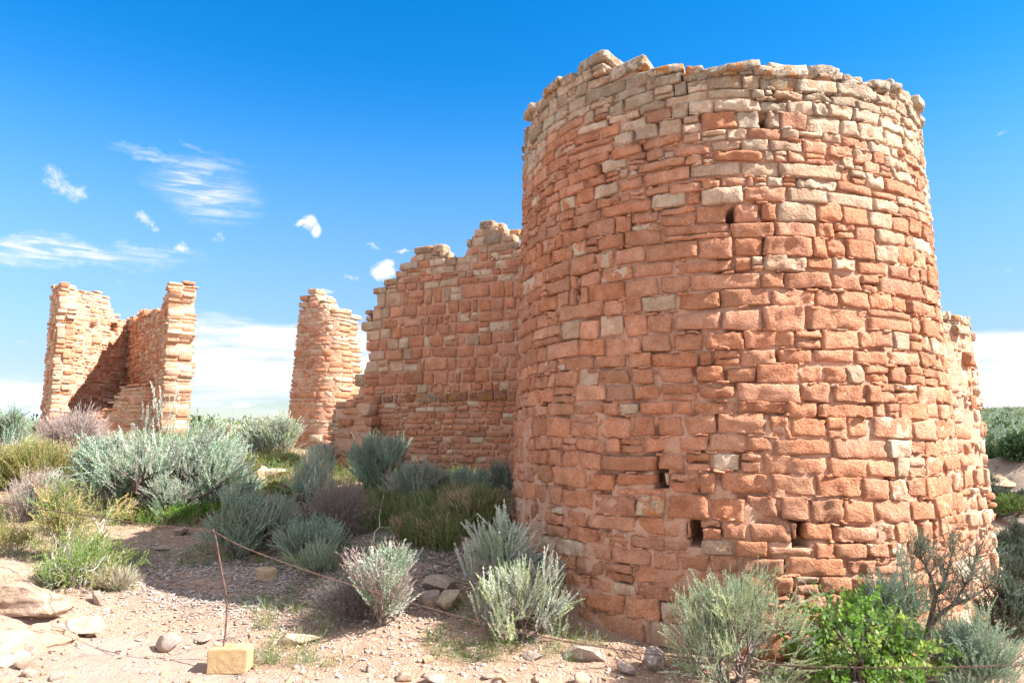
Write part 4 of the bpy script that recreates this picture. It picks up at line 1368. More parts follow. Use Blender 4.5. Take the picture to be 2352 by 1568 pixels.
# green herbs behind the big sage and around the path
hb_i = 0
for (px, py, top, wd, c) in [(430, 1190, 1150, 120, GRN * 1.1), (510, 1178, 1150, 110, GRN * 1.2), (330, 1190, 1160, 110, YGR), (575, 1030, 990, 90, GRN * 1.2), (530, 1010, 980, 70, YGR * .8), (600, 1068, 1040, 100, YGR * 1.1), (660, 1066, 1040, 70, YGR), (560, 1085, 1045, 50, YGR * .7),
                             (575, 1140, 1100, 60, YGR * .9), (640, 1155, 1105, 70, YGR * .9), (690, 1218, 1185, 80, GRN * .8), (610, 1215, 1175, 70, GRN * .8), (500, 1000, 975, 60, YGR * .7)]:
    S('green_herb', px, py, top, wd, 280 + hb_i, 'low leafy green herb growing among the sagebrush', 'herb',
      style=dict(kind='tiny', nstem=7, per_tip=5, extra=60, cols=[c, c * 1.15, c * np.array([1.3, 1.1, 1])], L=(.12, .24), dead=.02, up=.7, out=.4, rnd=.4, mat=M_GREEN), group='green herbs among the sagebrush')
    hb_i += 1

# ------------------------------------------------------------------ junipers and far brush
def juniper(loc, H, R, seed, label, group=None, col=np.array([.075, .105, .045]), n=420, kind='sage_lo', name='juniper_tree', cat='tree'):
    rng = np.random.default_rng(seed)
    root = empty(name, (loc[0], loc[1], loc[2] - .05), label, cat, group)
    paths, rads, tips = skeleton(rng, H, R, 5, 2, .4, .6, .08)
    sc = np.array([R / .9, R / .9, H * .8]) / (np.abs(np.array([t[0] for t in tips])).max(0) + 1e-6)
    paths = [p * sc for p in paths]
    bv, bf = tubes(paths, [r * 2.2 for r in rads], 5)
    link('trunk', mesh_np('trunk', bv, bf, M_DBARK, None, True), root)
    a = rng.uniform(0, 2 * PI, n * 3); el_ = np.arcsin(rng.uniform(-.25, 1, n * 3)); q = rng.random(n * 3) ** .4
    P = np.stack([np.cos(a) * np.cos(el_) * R * q, np.sin(a) * np.cos(el_) * R * q, H * .38 + np.sin(el_) * H * .52 * q], 1)
    keep = fbm(P / (R * .55) + seed * 3.1, 4, 2) > -.08
    P = P[keep][:n]
    D = P - np.array([0, 0, H * .25]); D = D / np.linalg.norm(D, axis=1)[:, None] + rng.normal(0, .45, D.shape) + np.array([0, 0, .45])
    C = col[None] * rng.uniform(.65, 1.4, (len(P), 1)) * (1 + .2 * vnoise(P / (R * .4), 6)[:, None])
    V, F, Cc = place_sprigs(P, D, rng.uniform(.16, .28, len(P)) * H, kind, C, rng, fat=1.5)
    link('crown', mesh_np('crown', V, F, M_GREEN, Cc), root)
    return root


def J(px, py, top, wd, seed, label, dist=None, **k):
    if dist is None:
        p = G(px, py)
    else:
        p = at(px, py, dist); p[2] = float(gz(p[0], p[1]))
    H = at(px, top, p[1])[2] - p[2]
    return juniper(p, max(H, .3), wd / FPX * p[1] / 2, seed, label, **k)


# skyline behind the big sagebrush
jl = 'dark juniper on the skyline between the ruined house and the slender tower'
for i, (px, top, wd, d) in enumerate([(505, 984, 34, 60), (530, 987, 26, 70), (555, 977, 24, 75), (572, 984, 40, 62), (590, 986, 30, 80), (480, 986, 30, 66), (545, 990, 40, 48), (598, 978, 20, 85)]):
    J(px, 1000, top, wd, 300 + i, jl, dist=d, group='junipers on the far skyline')
for i, (px, top, wd, d) in enumerate([(72, 990, 40, 40), (85, 985, 26, 60), (62, 980, 30, 70)]):
    J(px, 1000, top, wd, 310 + i, 'far juniper on the skyline left of the ruined house', dist=d, group='junipers left of the ruined house')
# across the canyon on the right
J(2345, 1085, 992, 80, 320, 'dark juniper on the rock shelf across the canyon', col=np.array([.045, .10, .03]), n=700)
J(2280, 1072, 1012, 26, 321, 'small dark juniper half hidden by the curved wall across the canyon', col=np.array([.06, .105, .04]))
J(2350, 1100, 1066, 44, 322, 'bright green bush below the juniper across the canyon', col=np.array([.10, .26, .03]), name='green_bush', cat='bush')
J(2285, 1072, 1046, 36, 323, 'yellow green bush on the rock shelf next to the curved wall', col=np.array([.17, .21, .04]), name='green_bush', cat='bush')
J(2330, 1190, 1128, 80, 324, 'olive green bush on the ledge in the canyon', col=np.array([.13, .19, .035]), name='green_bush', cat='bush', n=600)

cs = shrub('sagebrush', (0, 0, -50), .7, .5, 330, 'sagebrush in the canyon', 'sagebrush', style=dict(kind='sage_lo', nstem=7, per_tip=7, extra=60, L=(.16, .28), cols=[SAGE_B * .38, SAGE * .36]), group='sagebrush on the canyon ledges')  # sage colours cut down so the leaves look shaded
rngc = np.random.default_rng(77)
first = True
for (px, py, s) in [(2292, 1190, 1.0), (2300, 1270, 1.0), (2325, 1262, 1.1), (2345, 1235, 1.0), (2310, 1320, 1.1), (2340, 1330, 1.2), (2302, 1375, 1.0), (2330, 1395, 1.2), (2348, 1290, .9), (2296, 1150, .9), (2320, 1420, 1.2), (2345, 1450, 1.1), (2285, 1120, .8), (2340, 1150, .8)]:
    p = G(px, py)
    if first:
        cs.location = (p[0], p[1], p[2] - .03); cs.scale = (.6, .6, .6); cs['label'] = 'shade darkened sagebrush growing between ledges on the canyon wall'; first = False
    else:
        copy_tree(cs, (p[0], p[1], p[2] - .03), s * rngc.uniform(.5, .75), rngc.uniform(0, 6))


def far_brush():
    """sage flats: far brush that reads as one mass"""
    rng = np.random.default_rng(88)
    P, R = [], []
    n = 0
    while n < 2600:
        if rng.random() < .62:
            Y = 24 * (160 / 24) ** rng.random(); X = Y * rng.uniform(.62, .80)
        else:
            Y = 22 * (150 / 22) ** rng.random(); X = Y * rng.uniform(-.78, -.18)
        P.append((X, Y)); R.append(rng.uniform(.35, .75)); n += 1
    P = np.array(P); R = np.array(R)
    Z = gz(P[:, 0], P[:, 1])
    k = 26
    n = len(P)
    a = rng.uniform(0, 2 * PI, (n, k)); e = np.arcsin(rng.uniform(0, 1, (n, k))); q = rng.random((n, k)) ** .5
    pos = np.stack([P[:, 0:1] + R[:, None] * np.cos(a) * np.cos(e) * q, P[:, 1:2] + R[:, None] * np.sin(a) * np.cos(e) * q, Z[:, None] + R[:, None] * .75 * np.sin(e) * q], -1).reshape(-1, 3)
    D = np.stack([np.cos(a) * np.cos(e) * .5, np.sin(a) * np.cos(e) * .5, .8 + 0 * a], -1).reshape(-1, 3) + rng.normal(0, .25, (n * k, 3))
    base = np.array([SAGE * .9, SAGE_B * .85, SAGE_Y * .8, YGR * .8, np.array([.08, .12, .05])])[rng.choice(5, n, p=[.38, .3, .12, .12, .08])]
    C = np.repeat(base * rng.uniform(.75, 1.2, (n, 1)), k, 0)
    tm = sprig_template(rng, 5, .7, .11, 40)
    SPR['far'] = [tm, sprig_template(rng, 5, .7, .11, 40)]
    V, F, Cc = place_sprigs(pos, D, np.repeat(R, k) * rng.uniform(.35, .6, n * k), 'far', C, rng)
    o = link('far_brush', mesh_np('far_brush', V, F, M_LEAF, Cc))
    tag(o, 'grey green brush covering the flats and the hillside across the canyon', 'brush', kind='stuff')


far_brush()

# distant mountain on the left horizon
def mountain():
    m, t = new_mat('mountain_haze_blue')
    pos = t.n('ShaderNodeNewGeometry').outputs['Position']
    n = t.noise(pos, .004, 6, .6)
    c = t.mix(t.ramp(n, .4, .6), (0.20, 0.27, 0.36), (0.26, 0.33, 0.42))  # blue of the distant haze is put into the surface colour
    bs = t.n('ShaderNodeBsdfDiffuse', {'Color': c})
    finish(t, bs.outputs[0])
    az0 = np.linspace(-1.0, -.2, 160)
    D = 9000.0
    rows = []
    hgt = 30 + 260 * np.exp(-((az0 + .60) / .075) ** 2) * (1 + .15 * fbm(v2(az0 * 60, az0 * 0), 71, 4)) + 40 * fbm(v2(az0 * 22, az0 * 0), 70, 4)
    for k, (f, rd) in enumerate([(0, 0), (.45, 500), (.8, 900), (1, 1200), (.6, 1900), (0, 2600)]):
        z = -60 + (hgt + 60) * f + (fbm(v2(az0 * 50 + k, az0 * 0 + k * 2.2), 72, 3) * 40 if 0 < f < 1 else 0)
        rows.append(np.stack([np.sin(az0) * (D + rd), np.cos(az0) * (D + rd), z], 1))
    V = np.concatenate(rows)
    nx = len(az0)
    i = np.arange(5)[:, None] * nx + np.arange(nx - 1)[None]
    F = np.stack([i, i + 1, i + nx + 1, i + nx], -1).reshape(-1, 4)
    tag(link('mountain', mesh_np('mountain', V, F, m, None, True)), kind='structure', label='low haze blue mountain on the far left horizon')


mountain()

# ------------------------------------------------------------------ rocks
def rock_mesh(name, seed, sub=3, flat=.6, cuts=12, rough=.05, mat=None, sx=1.0, sy=.8):
    rng = np.random.default_rng(seed)
    bm = bmesh.new()
    bmesh.ops.create_icosphere(bm, subdivisions=sub, radius=1.0)
    V = np.array([v.co[:] for v in bm.verts])
    F = np.array([[v.index for v in f.verts] for f in bm.faces])
    bm.free()
    for _ in range(cuts):
        n = rng.normal(0, 1, 3); n /= np.linalg.norm(n)
        h = rng.uniform(.38, .74)
        d = V @ n - h
        V = V - np.maximum(d, 0)[:, None] * n[None] * .94
    V = V + (V / (np.linalg.norm(V, axis=1)[:, None] + 1e-9)) * (rough * fbm(V * 2.6 + seed, 5, 4))[:, None]
    V = V * np.array([sx, sy, flat])
    me = mesh_np(name, V, F, mat or M_ROCK, None, sub >= 3)
    if sub >= 3: me.set_sharp_from_angle(angle=math.radians(24))
    return me


def rock(name, px, py, width, seed, label, flat=.55, mat=None, sub=4, sy=.8, rot=None, cat='rock', sink=.30, rough=.06, loc=None, tilt=0.0, cuts=13):
    p = G(px, py) if loc is None else loc
    me = rock_mesh(name, seed, sub, flat, cuts, rough, mat, 1.0, sy)
    s = width / FPX * p[1] / 2 / .78
    zs = np.array([v.co.z for v in me.vertices])
    o = link(name, me, None, (p[0], p[1], p[2] - zs.min() * s * (1 - sink)))
    o.scale = (s, s, s)
    o.rotation_euler = (tilt, 0, (seed * 1.7) % 6.28 if rot is None else rot)
    return tag(o, label, cat)


rock('sandstone_rock', 387, 1492, 42, 401, 'angular tan rock on the dirt left of the concrete block', .95, cuts=7)
rock('sandstone_rock', 186, 1455, 118, 402, 'flat pale slab lying among rubble at the lower left', .33, rot=.1, sy=.55, sub=4)
rock('sandstone_rock', 92, 1468, 62, 403, 'blocky pale rock left of the flat slab', .6, rot=.3)
rock('sandstone_rock', 222, 1385, 42, 404, 'pointed pale rock standing below the flowering bush', .8, cuts=22, sy=.75)
rock('lichened_rock', 1032, 1395, 62, 405, 'dark lichen crusted rock in the shade left of the sunlit sagebrush', .75, M_DROCK)
rock('sandstone_rock', 992, 1392, 44, 406, 'tall wedge of sandstone leaning beside the dark lichened rock', 1.0, cuts=6)
rock('lichened_rock', 1018, 1352, 84, 407, 'speckled grey rock in the shade above the dark lichened rock', .5, M_DROCK)
rock('lichened_rock', 1078, 1262, 74, 408, 'grey lichened slab at the foot of the slope left of the sage plumes', .45, M_DROCK, sy=.6)
rock('sandstone_rock', 978, 1252, 40, 409, 'smooth shaded rock below the green brush', .45)
rock('sandstone_rock', 912, 1240, 36, 410, 'small shaded rock left of the smooth one below the green brush', .5)
rock('sandstone_rock', 612, 1328, 54, 411, 'pale rounded rock alone in the shade right of the rod', .55, mat=M_ROCK)
rock('lichened_rock', 676, 1475, 98, 412, 'grey stained flat rock in the sun right of the concrete block', .3, M_DROCK, rot=.2, sy=.5)
rock('sandstone_rock', 1082, 1506, 42, 413, 'tan wedge of rock on bare dirt below the sunlit sagebrush', .6)
rock('sandstone_rock', 985, 1518, 36, 414, 'pale broken rock on bare dirt left of the tan wedge', .6)
rock('sandstone_rock', 1000, 1568, 54, 415, 'pale rock cut off at the lower middle of the dirt', .5)
rock('sandstone_rock', 1345, 1512, 96, 416, 'long pale slab in the sun at the foot of the round tower', .4, rot=-.3, sy=.55)
rock('lichened_rock', 1225, 1510, 60, 417, 'low grey rock left of the long pale slab', .35, M_DROCK, sy=.5)
rock('lichened_rock', 1508, 1535, 62, 418, 'dark speckled boulder left of the dense rounded sagebrush', .8, M_DROCK)
rock('sandstone_rock', 1440, 1545, 50, 419, 'round rock in the shade beside the dark speckled boulder', .6, M_DROCK)
rock('sandstone_rock', 415, 1228, 40, 420, 'pale rock at the shadow edge behind the rod', .6)
rock('sandstone_rock', 375, 1262, 34, 421, 'flat shaded rock on the gravel left of the rod', .35)
rock('sandstone_rock', 108, 1320, 28, 422, 'small rock in the shadow on the slickrock shelf', .7)
rock('sandstone_rock', 62, 1535, 44, 423, 'brownish rock near the lower left corner', .7)
rock('sandstone_rock', 560, 1070, 42, 424, 'sunlit pale boulder on the rocky rise right of the biggest sagebrush', .7)
rock('sandstone_rock', 607, 1098, 46, 425, 'pink shaded block on the rocky rise below the skyline sagebrush', .6)
rock('sandstone_rock', 580, 1115, 40, 426, 'low shaded rock under the sunlit boulder on the rise', .45)
rock('sandstone_rock', 640, 1095, 54, 427, 'broad pink rock on the rise left of the twisted sagebrush', .5)
rock('sandstone_rock', 590, 1050, 60, 428, 'long sunlit ledge rock at the top of the rocky rise', .3, sy=.5)
rock('sandstone_rock', 605, 1135, 34, 429, 'small pale rock at the bottom of the rocky rise', .6)
rock('sandstone_rock', 465, 1470, 44, 430, 'orange brown flat stone just behind the concrete block', .35, mat=M_ROCK)
rock('sandstone_rock', 533, 1470, 24, 431, 'little tan stone right behind the concrete block', .7)
rock('sandstone_rock', 395, 1460, 30, 432, 'reddish flat stone behind the angular tan rock', .4)
# slickrock ledges at the left edge
def ledge(px, py, Y, wd, hgt, seed, label, flat, rot, sy=.8):
    p = at(px, py, Y)
    p[2] = float(gz(p[0], p[1]))
    me = rock_mesh('slickrock_ledge', seed, 5, flat, 10, .12, M_SLICK, 1.0, sy)
    V = np.empty(len(me.vertices) * 3, np.float32); me.vertices.foreach_get('co', V); V = V.reshape(-1, 3)
    # bedding steps
    q = V[:, 2] * 9 / flat
    V[:, :2] *= (1 + .05 * np.sin(q * 1.3 + seed))[:, None]
    V += .025 * fbm(V * 6 + seed, 8, 4)[:, None] * np.array([1, 1, .5])
    me.vertices.foreach_set('co', V.ravel()); me.update()
    o = link('slickrock_ledge', me, None, (p[0], p[1], p[2] + hgt))
    o.scale = (wd, wd, wd); o.rotation_euler = (0, 0, rot)
    return tag(o, label, 'rock ledge')


ledge(0, 1500, 4.75, .34, -.02, 441, 'cracked rounded slickrock boulder at the left edge near the lower corner', .6, .3)
ledge(40, 1398, 5.5, .42, .0, 442, 'smooth tan slickrock ledge below the flowering bush at the left edge', .42, .15, .7)
ledge(75, 1450, 5.15, .30, -.05, 443, 'low tan slickrock shelf between the cracked boulder and the smooth ledge', .4, .8)
ledge(-30, 1335, 6.1, .65, -.03, 444, 'broad pale slickrock shelf at the left edge in the bush shadow', .28, .0)
# ledges across the canyon
for i, (px, py, wd, lb) in enumerate([(2330, 1085, 2.6, 'pale layered rock shelf under the juniper across the canyon'), (2300, 1108, 2.4, 'brown rock ledge below the pale layered shelf across the canyon'), (2340, 1200, 1.2, 'block of canyon rock with a flat lit top below the olive bush'),
                                      (2345, 1300, 1.3, 'dark jutting canyon ledge halfway down'), (2325, 1360, 1.3, 'shadowed canyon ledge above the canyon bottom'), (2345, 1250, 1.1, 'rough canyon ledge under the flat topped block')]):
    p = G(px, py)
    me = rock_mesh('canyon_ledge', 450 + i, 4, .26, 12, .10, M_CLIFF, 1.0, .7)
    o = link('canyon_ledge', me, None, (p[0] + .2, p[1] + .3, p[2] - .02))
    o.scale = (wd, wd, wd); o.rotation_euler = (0, 0, .3 + i * .4)
    tag(o, lb, 'rock ledge')

# loose cobbles: individually copied
protos = [link('cobble', rock_mesh('cobble', 500 + k, 3 if k < 4 else 2, [.5, .7, .35, .8, .45, .6, .3, .7][k], 9, .06, M_ROCK, 1.0, .75)) for k in range(8)]
rngp = np.random.default_rng(5)
cl_, tries, cnt = [], 0, 0
while cnt < 230 and tries < 6000:
    tries += 1
    px, py = rngp.uniform(0, 1500), 1568 - 330 * rngp.random() ** 1.7
    lw = 1.0 if (px < 420 and 1440 < py < 1550) else (.5 if py > 1430 else .16)
    if rngp.random() > lw: continue
    if 465 < px < 575 and 1465 < py: continue
    p = G(px, py)
    s = rngp.lognormal(math.log(.027), .42)
    s = min(s, .085)
    k = int(rngp.integers(0, 8))
    o = protos[k] if k not in cl_ else protos[k].copy()
    if k in cl_: COL.objects.link(o)
    cl_.append(k)
    o.location = (p[0], p[1], p[2] + s * .06)
    o.scale = (s, s, s)
    o.rotation_euler = (rngp.normal(0, .25), rngp.normal(0, .25), rngp.uniform(0, 6.28))
    tag(o, 'loose pale sandstone cobble on the sunny dirt', 'cobble', 'loose cobbles on the dirt')
    cnt += 1


def scatter_mesh(name, pts, sizes, tmpl, seed, mat, flatten=.5):
    rng = np.random.default_rng(seed)
    Vs, Fs, off = [], [], 0
    ids = rng.integers(0, len(tmpl), len(pts))
    a = rng.uniform(0, 2 * PI, len(pts))
    for k, (TV, TF) in enumerate(tmpl):
        s = np.where(ids == k)[0]
        if not len(s): continue
        c, sn = np.cos(a[s]), np.sin(a[s])
        x = TV[None, :, 0] * c[:, None] - TV[None, :, 1] * sn[:, None]
        y = TV[None, :, 0] * sn[:, None] + TV[None, :, 1] * c[:, None]
        z = np.repeat(TV[None, :, 2], len(s), 0)
        v = np.stack([x, y, z], -1) * sizes[s][:, None, None] + pts[s][:, None]
        Vs.append(v.reshape(-1, 3))
        Fs.append((TF[None] + (np.arange(len(s)) * len(TV))[:, None, None]).reshape(-1, TF.shape[1]) + off)
        off += len(s) * len(TV)
    return np.concatenate(Vs), np.concatenate(Fs), ids


def tm_of(me):
    V = np.empty(len(me.vertices) * 3); me.vertices.foreach_get('co', V)
    F = np.array([list(p.vertices) for p in me.polygons])
    return V.reshape(-1, 3), F


def mat_gravel(name, a, b):
    m, t = new_mat(name)
    at_ = t.n('ShaderNodeAttribute', attribute_name='Col').outputs['Color']
    pos = t.n('ShaderNodeTexCoord').outputs['Object']
    c = t.mix(t.ramp(t.noise(pos, 90, 4, .6), .35, .65, 0, .4), at_, (.62, .52, .43))
    bs = t.n('ShaderNodeBsdfPrincipled', {'Base Color': c, 'Roughness': 1.0, 'Specular IOR Level': .1})
    finish(t, bs.outputs[0])
    return m


def gravel():
    rng = np.random.default_rng(61)
    tm = [tm_of(rock_mesh('t', 600 + k, 1, .55, 6, .08, M_ROCK)) for k in range(6)]
    n = 15000
    Y = 3.9 + 6.0 * rng.random(n) ** 1.5
    X = Y * rng.uniform(-.78, .30, n)
    far_r = rng.random(n) < .1
    X = np.where(far_r, rng.uniform(.5, 4.0, n), X); Y = np.where(far_r, rng.uniform(4.2, 5.6, n), Y)
    rm = rock_mask(X, Y)
    dens = .35 + .65 * sstep(-.2, .3, fbm(v2(X * 1.2, Y * 1.2), 62, 3))
    keep = (rng.random(n) < dens * (1 - .75 * rm)) & (np.hypot(X - TC[0], Y - TC[1]) > 2.12)
    X, Y = X[keep], Y[keep]
    s = np.clip(rng.lognormal(math.log(.0095), .5, len(X)), .004, .030)
    P = np.stack([X, Y, gz(X, Y) + s * .2], 1)
    V, F, ids = scatter_mesh('gravel', P, s, tm, 63, None)
    pal = np.array([[.48, .34, .24], [.56, .44, .34], [.43, .28, .19], [.50, .39, .30], [.36, .24, .17], [.62, .52, .43]])
    tl = [len(t[0]) for t in tm]
    C = np.concatenate([np.repeat(pal[rng.integers(0, 6, (ids == k).sum())], tl[k], 0) for k in range(6)])
    tag(link('gravel', mesh_np('gravel', V, F, mat_gravel('gravel_stone', 0, 0), C)), 'fine pale gravel strewn over the dirt', 'gravel', kind='stuff')
    # thin flakes: shale and wood chips in the shade
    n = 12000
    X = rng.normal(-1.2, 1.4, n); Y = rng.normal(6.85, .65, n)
    kp = (np.hypot(X - TC[0], Y - TC[1]) > 2.2) & (Y > 4.6)
    X, Y = X[kp], Y[kp]
    n = len(X)
    L = rng.uniform(.007, .026, n); W = L * rng.uniform(.15, .5, n)
    tw = rng.random(n) < .12
    L = np.where(tw, rng.uniform(.03, .085, n), L); W = np.where(tw, rng.uniform(.002, .0035, n), W); a = rng.uniform(0, 2 * PI, n)
    z = gz(X, Y) + .006
    dx, dy = np.cos(a), np.sin(a)
    tz = rng.normal(0, .3, n)
    A = np.stack([X, Y, z], 1)
    e = np.stack([dx, dy, tz], 1) * L[:, None]; f = np.stack([-dy, dx, rng.normal(0, .3, n)], 1) * W[:, None]
    hgt = np.array([0, 0, .004])
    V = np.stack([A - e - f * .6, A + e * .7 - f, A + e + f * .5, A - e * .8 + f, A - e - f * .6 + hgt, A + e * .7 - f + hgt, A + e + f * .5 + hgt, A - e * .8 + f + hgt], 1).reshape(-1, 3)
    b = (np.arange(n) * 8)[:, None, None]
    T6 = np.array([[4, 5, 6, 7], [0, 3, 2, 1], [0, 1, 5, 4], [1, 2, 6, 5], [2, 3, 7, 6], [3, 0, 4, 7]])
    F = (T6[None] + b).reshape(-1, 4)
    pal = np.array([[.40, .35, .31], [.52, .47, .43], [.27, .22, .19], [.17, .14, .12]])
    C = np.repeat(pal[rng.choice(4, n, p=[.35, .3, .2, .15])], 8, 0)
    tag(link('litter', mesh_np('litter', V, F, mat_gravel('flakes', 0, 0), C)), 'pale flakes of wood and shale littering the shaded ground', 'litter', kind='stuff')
    # sparse small grass and seedlings
    n = 4200
    Y = 5.0 + 5.5 * rng.random(n) ** 1.2; X = Y * rng.uniform(-.75, .12, n)
    d = fbm(v2(X * 1.1, Y * 1.1), 64, 3)
    kp = (d > .02) & (rock_mask(X, Y) < .5) & (np.hypot(X - TC[0], Y - TC[1]) > 2.25)
    X, Y = X[kp], Y[kp]; n = len(X)
    k = 5
    P = np.repeat(np.stack([X, Y, gz(X, Y) - .005], 1), k, 0) + rng.normal(0, .02, (n * k, 3)) * np.array([1, 1, 0])
    D = np.array([0, 0, 1.]) + rng.normal(0, .4, (n * k, 3))
    pal = np.array([GRN * .9, YGR * .9, STRAW, SAGE])
    C = np.repeat(pal[rng.choice(4, n, p=[.3, .35, .25, .1])], k, 0)
    V, F, Cc = place_sprigs(P, D, rng.uniform(.03, .085, n * k), 'blade', C, rng, fat=2.2)
    tag(link('short_grass', mesh_np('short_grass', V, F, M_GREEN, Cc)), 'sparse short grass and seedlings between the shrubs', 'grass', kind='stuff')
    # denser ground cover between the ruins
    n = 5200
    Y = 8.5 + 14 * rng.random(n) ** 1.1; X = Y * rng.uniform(-.76, -.02, n)
    d = fbm(v2(X * .6, Y * .6), 65, 3)
    kp = (d > -.12)
    X, Y, d = X[kp], Y[kp], d[kp]; n = len(X)
    k = 6
    P = np.repeat(np.stack([X, Y, gz(X, Y) - .01], 1), k, 0) + rng.normal(0, .06, (n * k, 3)) * np.array([1, 1, 0])
    D = np.array([0, 0, 1.]) + rng.normal(0, .35, (n * k, 3))
    pal = np.array([GRN, YGR, STRAW * .95, SAGE])
    C = np.repeat(pal[rng.choice(4, n, p=[.25, .4, .2, .15])], k, 0)
    V, F, Cc = place_sprigs(P, D, rng.uniform(.08, .24, n * k), 'feather', C, rng, fat=2.0)
    tag(link('ground_cover_grass', mesh_np('ground_cover_grass', V, F, M_GREEN, Cc)), 'yellow green ground cover between the shrubs and the ruins', 'grass', kind='stuff')


gravel()

# dead branches lying about
def branch(pts, r0, label, seed, twigs=5, mat=None):
    rng = np.random.default_rng(seed)
    P = []
    for (px, py, lift) in pts:
        g = G(px, py); g[2] += lift; P.append(g)
    P = np.array(P)
    root = P[0].copy()
    Q = P - root
    ts = np.linspace(0, len(Q) - 1, len(Q) * 3)
    Q = np.stack([np.interp(ts, np.arange(len(Q)), Q[:, i]) for i in range(3)], 1) + rng.normal(0, .012, (len(ts), 3))
    paths, rad = [Q], [np.linspace(r0, r0 * .4, len(Q))]
    for _ in range(twigs):
        i = int(rng.integers(1, len(Q)))
        d = rng.normal(0, 1, 3); d[2] = abs(d[2]) * .6; d /= np.linalg.norm(d)
        L = rng.uniform(.08, .25)
        paths.append(np.array([Q[i], Q[i] + d * L * .5 + rng.normal(0, .01, 3), Q[i] + d * L])); rad.append(np.array([r0 * .45, r0 * .3, r0 * .15]))
    bv, bf = tubes(paths, rad, 5)
    o = link('dead_branch', mesh_np('dead_branch', bv, bf, mat or M_BARK, None, True), None, root)
    tag(o, label, 'branch')


branch([(850, 1345, .03), (900, 1335, .05), (960, 1330, .02), (1010, 1320, .04)], .012, 'long dead branch lying in the shade behind the half dry sagebrush', 701)
branch([(1120, 1335, .03), (1040, 1310, .05), (980, 1290, .03), (900, 1275, .06)], .014, 'weathered dead limb lying across the shade below the green brush', 702, 7)
branch([(840, 1280, .02), (870, 1235, .12), (880, 1190, .25)], .010, 'bare stick leaning up beside the green brush', 703, 3, M_WBARK)
branch([(690, 1275, .02), (660, 1225, .10), (645, 1180, .22), (650, 1150, .3)], .014, 'crooked grey limb rising between the shaded sagebrushes', 704, 4)
branch([(740, 1310, .02), (790, 1290, .06), (830, 1300, .03)], .010, 'short crooked branch on the ground right of the small pale sagebrush', 705, 4)
branch([(1130, 1470, .01), (1190, 1480, .02), (1250, 1475, .02)], .007, 'thin dry branch at the foot of the sunlit sagebrush', 706, 9)

# ------------------------------------------------------------------ concrete block, rod and chain
def smooth_path(P, n):
    P = np.array(P, float)
    t = np.arange(len(P)); ts = np.linspace(0, len(P) - 1, n)
    out = []
    for x in ts:
        i = int(min(math.floor(x), len(P) - 2)); f = x - i
        p0, p1, p2, p3 = P[max(i - 1, 0)], P[i], P[i + 1], P[min(i + 2, len(P) - 1)]
        out.append(.5 * ((2 * p1) + (-p0 + p2) * f + (2 * p0 - 5 * p1 + 4 * p2 - p3) * f * f + (-p0 + 3 * p1 - 3 * p2 + p3) * f ** 3))
    return np.array(out)


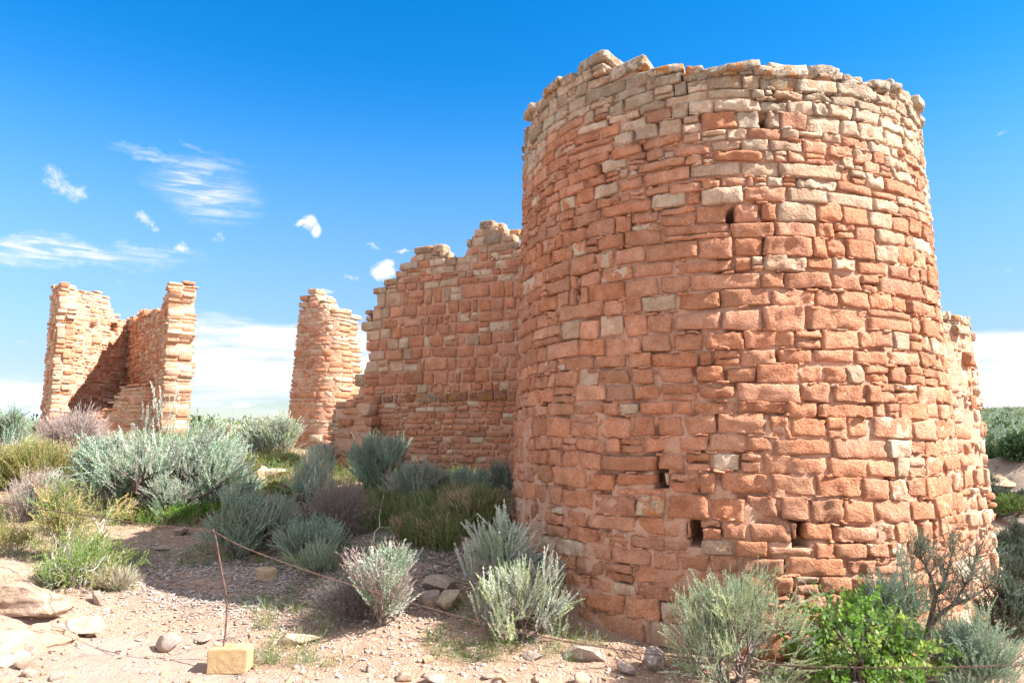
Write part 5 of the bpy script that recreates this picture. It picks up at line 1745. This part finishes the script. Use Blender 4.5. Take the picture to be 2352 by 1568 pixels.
def block_and_rod():
    bp = G(518, 1548)
    Yb = bp[1]
    s = Yb / FPX
    wd = 84 * s * 1.02
    hb = .155
    dp = .15
    root = empty('rod_stand', (bp[0], bp[1] + dp / 2, bp[2]), 'bent rusty rod set in a tan concrete block on bare rock', 'barrier post')
    root.rotation_euler[2] = .02
    bm = bmesh.new()
    bmesh.ops.create_cube(bm, size=1)
    bmesh.ops.scale(bm, vec=(wd, dp, hb), verts=bm.verts)
    bmesh.ops.bevel(bm, geom=list(bm.edges), offset=.006, segments=2, affect='EDGES')
    bmesh.ops.subdivide_edges(bm, edges=[e for e in bm.edges if e.calc_length() > .05], cuts=12, use_grid_fill=True)
    for v in bm.verts:
        v.co.z += hb / 2
    V = np.array([v.co[:] for v in bm.verts])
    N = vnoise(V * 45, 4) * .0022 + vnoise(V * 14, 5) * .003
    # worn edges
    e = np.maximum(np.abs(V[:, 0]) / (wd / 2), .0) ** 12 * np.maximum(V[:, 2] / hb, 0) ** 12
    for v, n, k in zip(bm.verts, N, e):
        v.co += Vector(v.co[:]).normalized() * float(n)
        v.co.z -= .008 * float(k)
    me = bpy.data.meshes.new('concrete_block')
    bm.to_mesh(me); bm.free()
    m, t = new_mat('tan_concrete')
    pos = t.n('ShaderNodeTexCoord').outputs['Object']
    n1 = t.noise(pos, 18, 5, .6); n2 = t.noise(pos, 160, 3, .6)
    pit = t.n('ShaderNodeTexVoronoi', {'Vector': pos, 'Scale': 46.0}).outputs['Distance']
    c = t.mix(t.ramp(n1, .35, .65), (.42, .275, .13), (.48, .335, .18))
    c = t.mix(t.ramp(n2, .55, .7, 0, .4), c, (.33, .21, .09))
    c = t.mix(t.ramp(pit, .16, .06, 0, .55), c, (.26, .165, .08))
    rs = t.n('ShaderNodeVectorMath', {0: t.n('ShaderNodeVectorMath', {0: pos, 1: (-.005, 0.0, hb)}, operation='SUBTRACT').outputs[0]}, operation='LENGTH').outputs['Value']
    c = t.mix(t.ramp(t.math('ADD', rs, t.math('MULTIPLY', n1, .03)), .055, .02, 0, .6), c, (.36, .14, .03))
    b = t.n('ShaderNodeBump', {'Height': t.math('ADD', n2, t.ramp(pit, .06, .18)), 'Strength': .6, 'Distance': .008}).outputs[0]
    finish(t, t.n('ShaderNodeBsdfPrincipled', {'Base Color': c, 'Roughness': .95, 'Normal': b}).outputs[0])
    me.materials.append(m)
    link('concrete_block', me, root)
    Y0 = bp[1] + dp / 2
    w0 = np.array([bp[0], bp[1] + dp / 2, bp[2]])
    pts = [at(x, y, Y0 + k) - w0 for x, y, k in [(513, 1500, 0), (514, 1478, 0), (519, 1440, 0), (521, 1388, .01), (517, 1352, .01), (511, 1320, .015), (503, 1275, .01), (497, 1240, 0), (490, 1215, 0)]]
    pts[0] = np.array([pts[1][0], pts[1][1], hb - .03])
    P = smooth_path(pts, 60)
    bv, bf = tubes([P], [np.full(len(P), .0062)], 8)
    # top cap
    m2, t = new_mat('rusty_steel')
    pos = t.n('ShaderNodeTexCoord').outputs['Object']
    n1 = t.noise(pos, 35, 5, .65)
    c = t.mix(t.ramp(n1, .35, .65), (.075, .042, .034), (.17, .095, .075))
    b = t.n('ShaderNodeBump', {'Height': n1, 'Strength': .5, 'Distance': .003}).outputs[0]
    finish(t, t.n('ShaderNodeBsdfPrincipled', {'Base Color': c, 'Roughness': .75, 'Metallic': .25, 'Normal': b}).outputs[0])
    k = len(bv)
    cap = np.arange(k - 8, k)
    me = mesh_np('bent_rod', np.concatenate([bv, P[-1:] + np.array([[0, 0, .004]])]), [bf, np.stack([cap, np.roll(cap, -1), np.full(8, k)], 1)], m2, None, True)
    link('bent_rod', me, root)
    return P[-3] + w0, m2


ROD_TOP, M_RUST = block_and_rod()


def chain():
    A = at(-120, 1128, 6.3)
    pts = [A, at(0, 1153, 6.0), at(160, 1178, 5.6), at(330, 1202, 5.2), ROD_TOP]
    pts2 = [ROD_TOP, at(560, 1256, 4.86), at(700, 1308, 4.95), at(850, 1356, 5.02), at(1000, 1400, 5.06), at(1150, 1440, 5.06), at(1290, 1470, 4.95), at(1400, 1488, 4.78), at(1490, 1501, 4.6), at(1660, 1517, 4.42), at(1857, 1530, 4.25), at(2113, 1532, 4.12), at(2352, 1526, 4.05), at(2500, 1516, 4.0)]
    P = np.concatenate([smooth_path(pts, 400), smooth_path(pts2, 900)[1:]])
    g = gz(P[:, 0], P[:, 1]) + .012
    P[:, 2] = np.maximum(P[:, 2], g)
    d = np.concatenate([[0], np.cumsum(np.linalg.norm(np.diff(P, axis=0), axis=1))])
    step = .0185
    s = np.arange(0, d[-1], step)
    Q = np.stack([np.interp(s, d, P[:, i]) for i in range(3)], 1)
    # link template: small stadium ring
    k, sd = 10, 4
    a = np.linspace(0, 2 * PI, k, endpoint=False)
    cx = np.cos(a) * .0042 + np.sign(np.cos(a)) * .0065; cy = np.sin(a) * .0042
    ring = []
    for i in range(k):
        nrm = np.array([math.cos(a[i]), math.sin(a[i]), 0])
        for j in range(sd):
            b = 2 * PI * j / sd
            ring.append(np.array([cx[i], cy[i], 0]) + .0019 * (math.cos(b) * nrm + math.sin(b) * np.array([0, 0, 1.])))
    TV = np.array(ring)
    TF = np.array([[i * sd + j, ((i + 1) % k) * sd + j, ((i + 1) % k) * sd + (j + 1) % sd, i * sd + (j + 1) % sd] for i in range(k) for j in range(sd)])
    C = (Q[:-1] + Q[1:]) / 2
    X = Q[1:] - Q[:-1]; X /= np.linalg.norm(X, axis=1)[:, None]
    Y = np.cross(np.array([0, 0, 1.]), X); Y /= np.linalg.norm(Y, axis=1)[:, None]
    Z = np.cross(X, Y)
    alt = (np.arange(len(C)) % 2)[:, None]
    r2 = math.sqrt(.5)
    Yr = np.where(alt, (Y + Z) * r2, (Y - Z) * r2); Zr = np.cross(X, Yr)
    V = C[:, None] + TV[None, :, 0:1] * X[:, None] + TV[None, :, 1:2] * Yr[:, None] + TV[None, :, 2:3] * Zr[:, None]
    F = (TF[None] + (np.arange(len(C)) * len(TV))[:, None, None]).reshape(-1, 4)
    o = link('chain', mesh_np('chain', V.reshape(-1, 3), F, M_RUST, None, True))
    tag(o, 'rusty barrier chain slung from the bent rod and trailing past the bushes', 'chain')


chain()
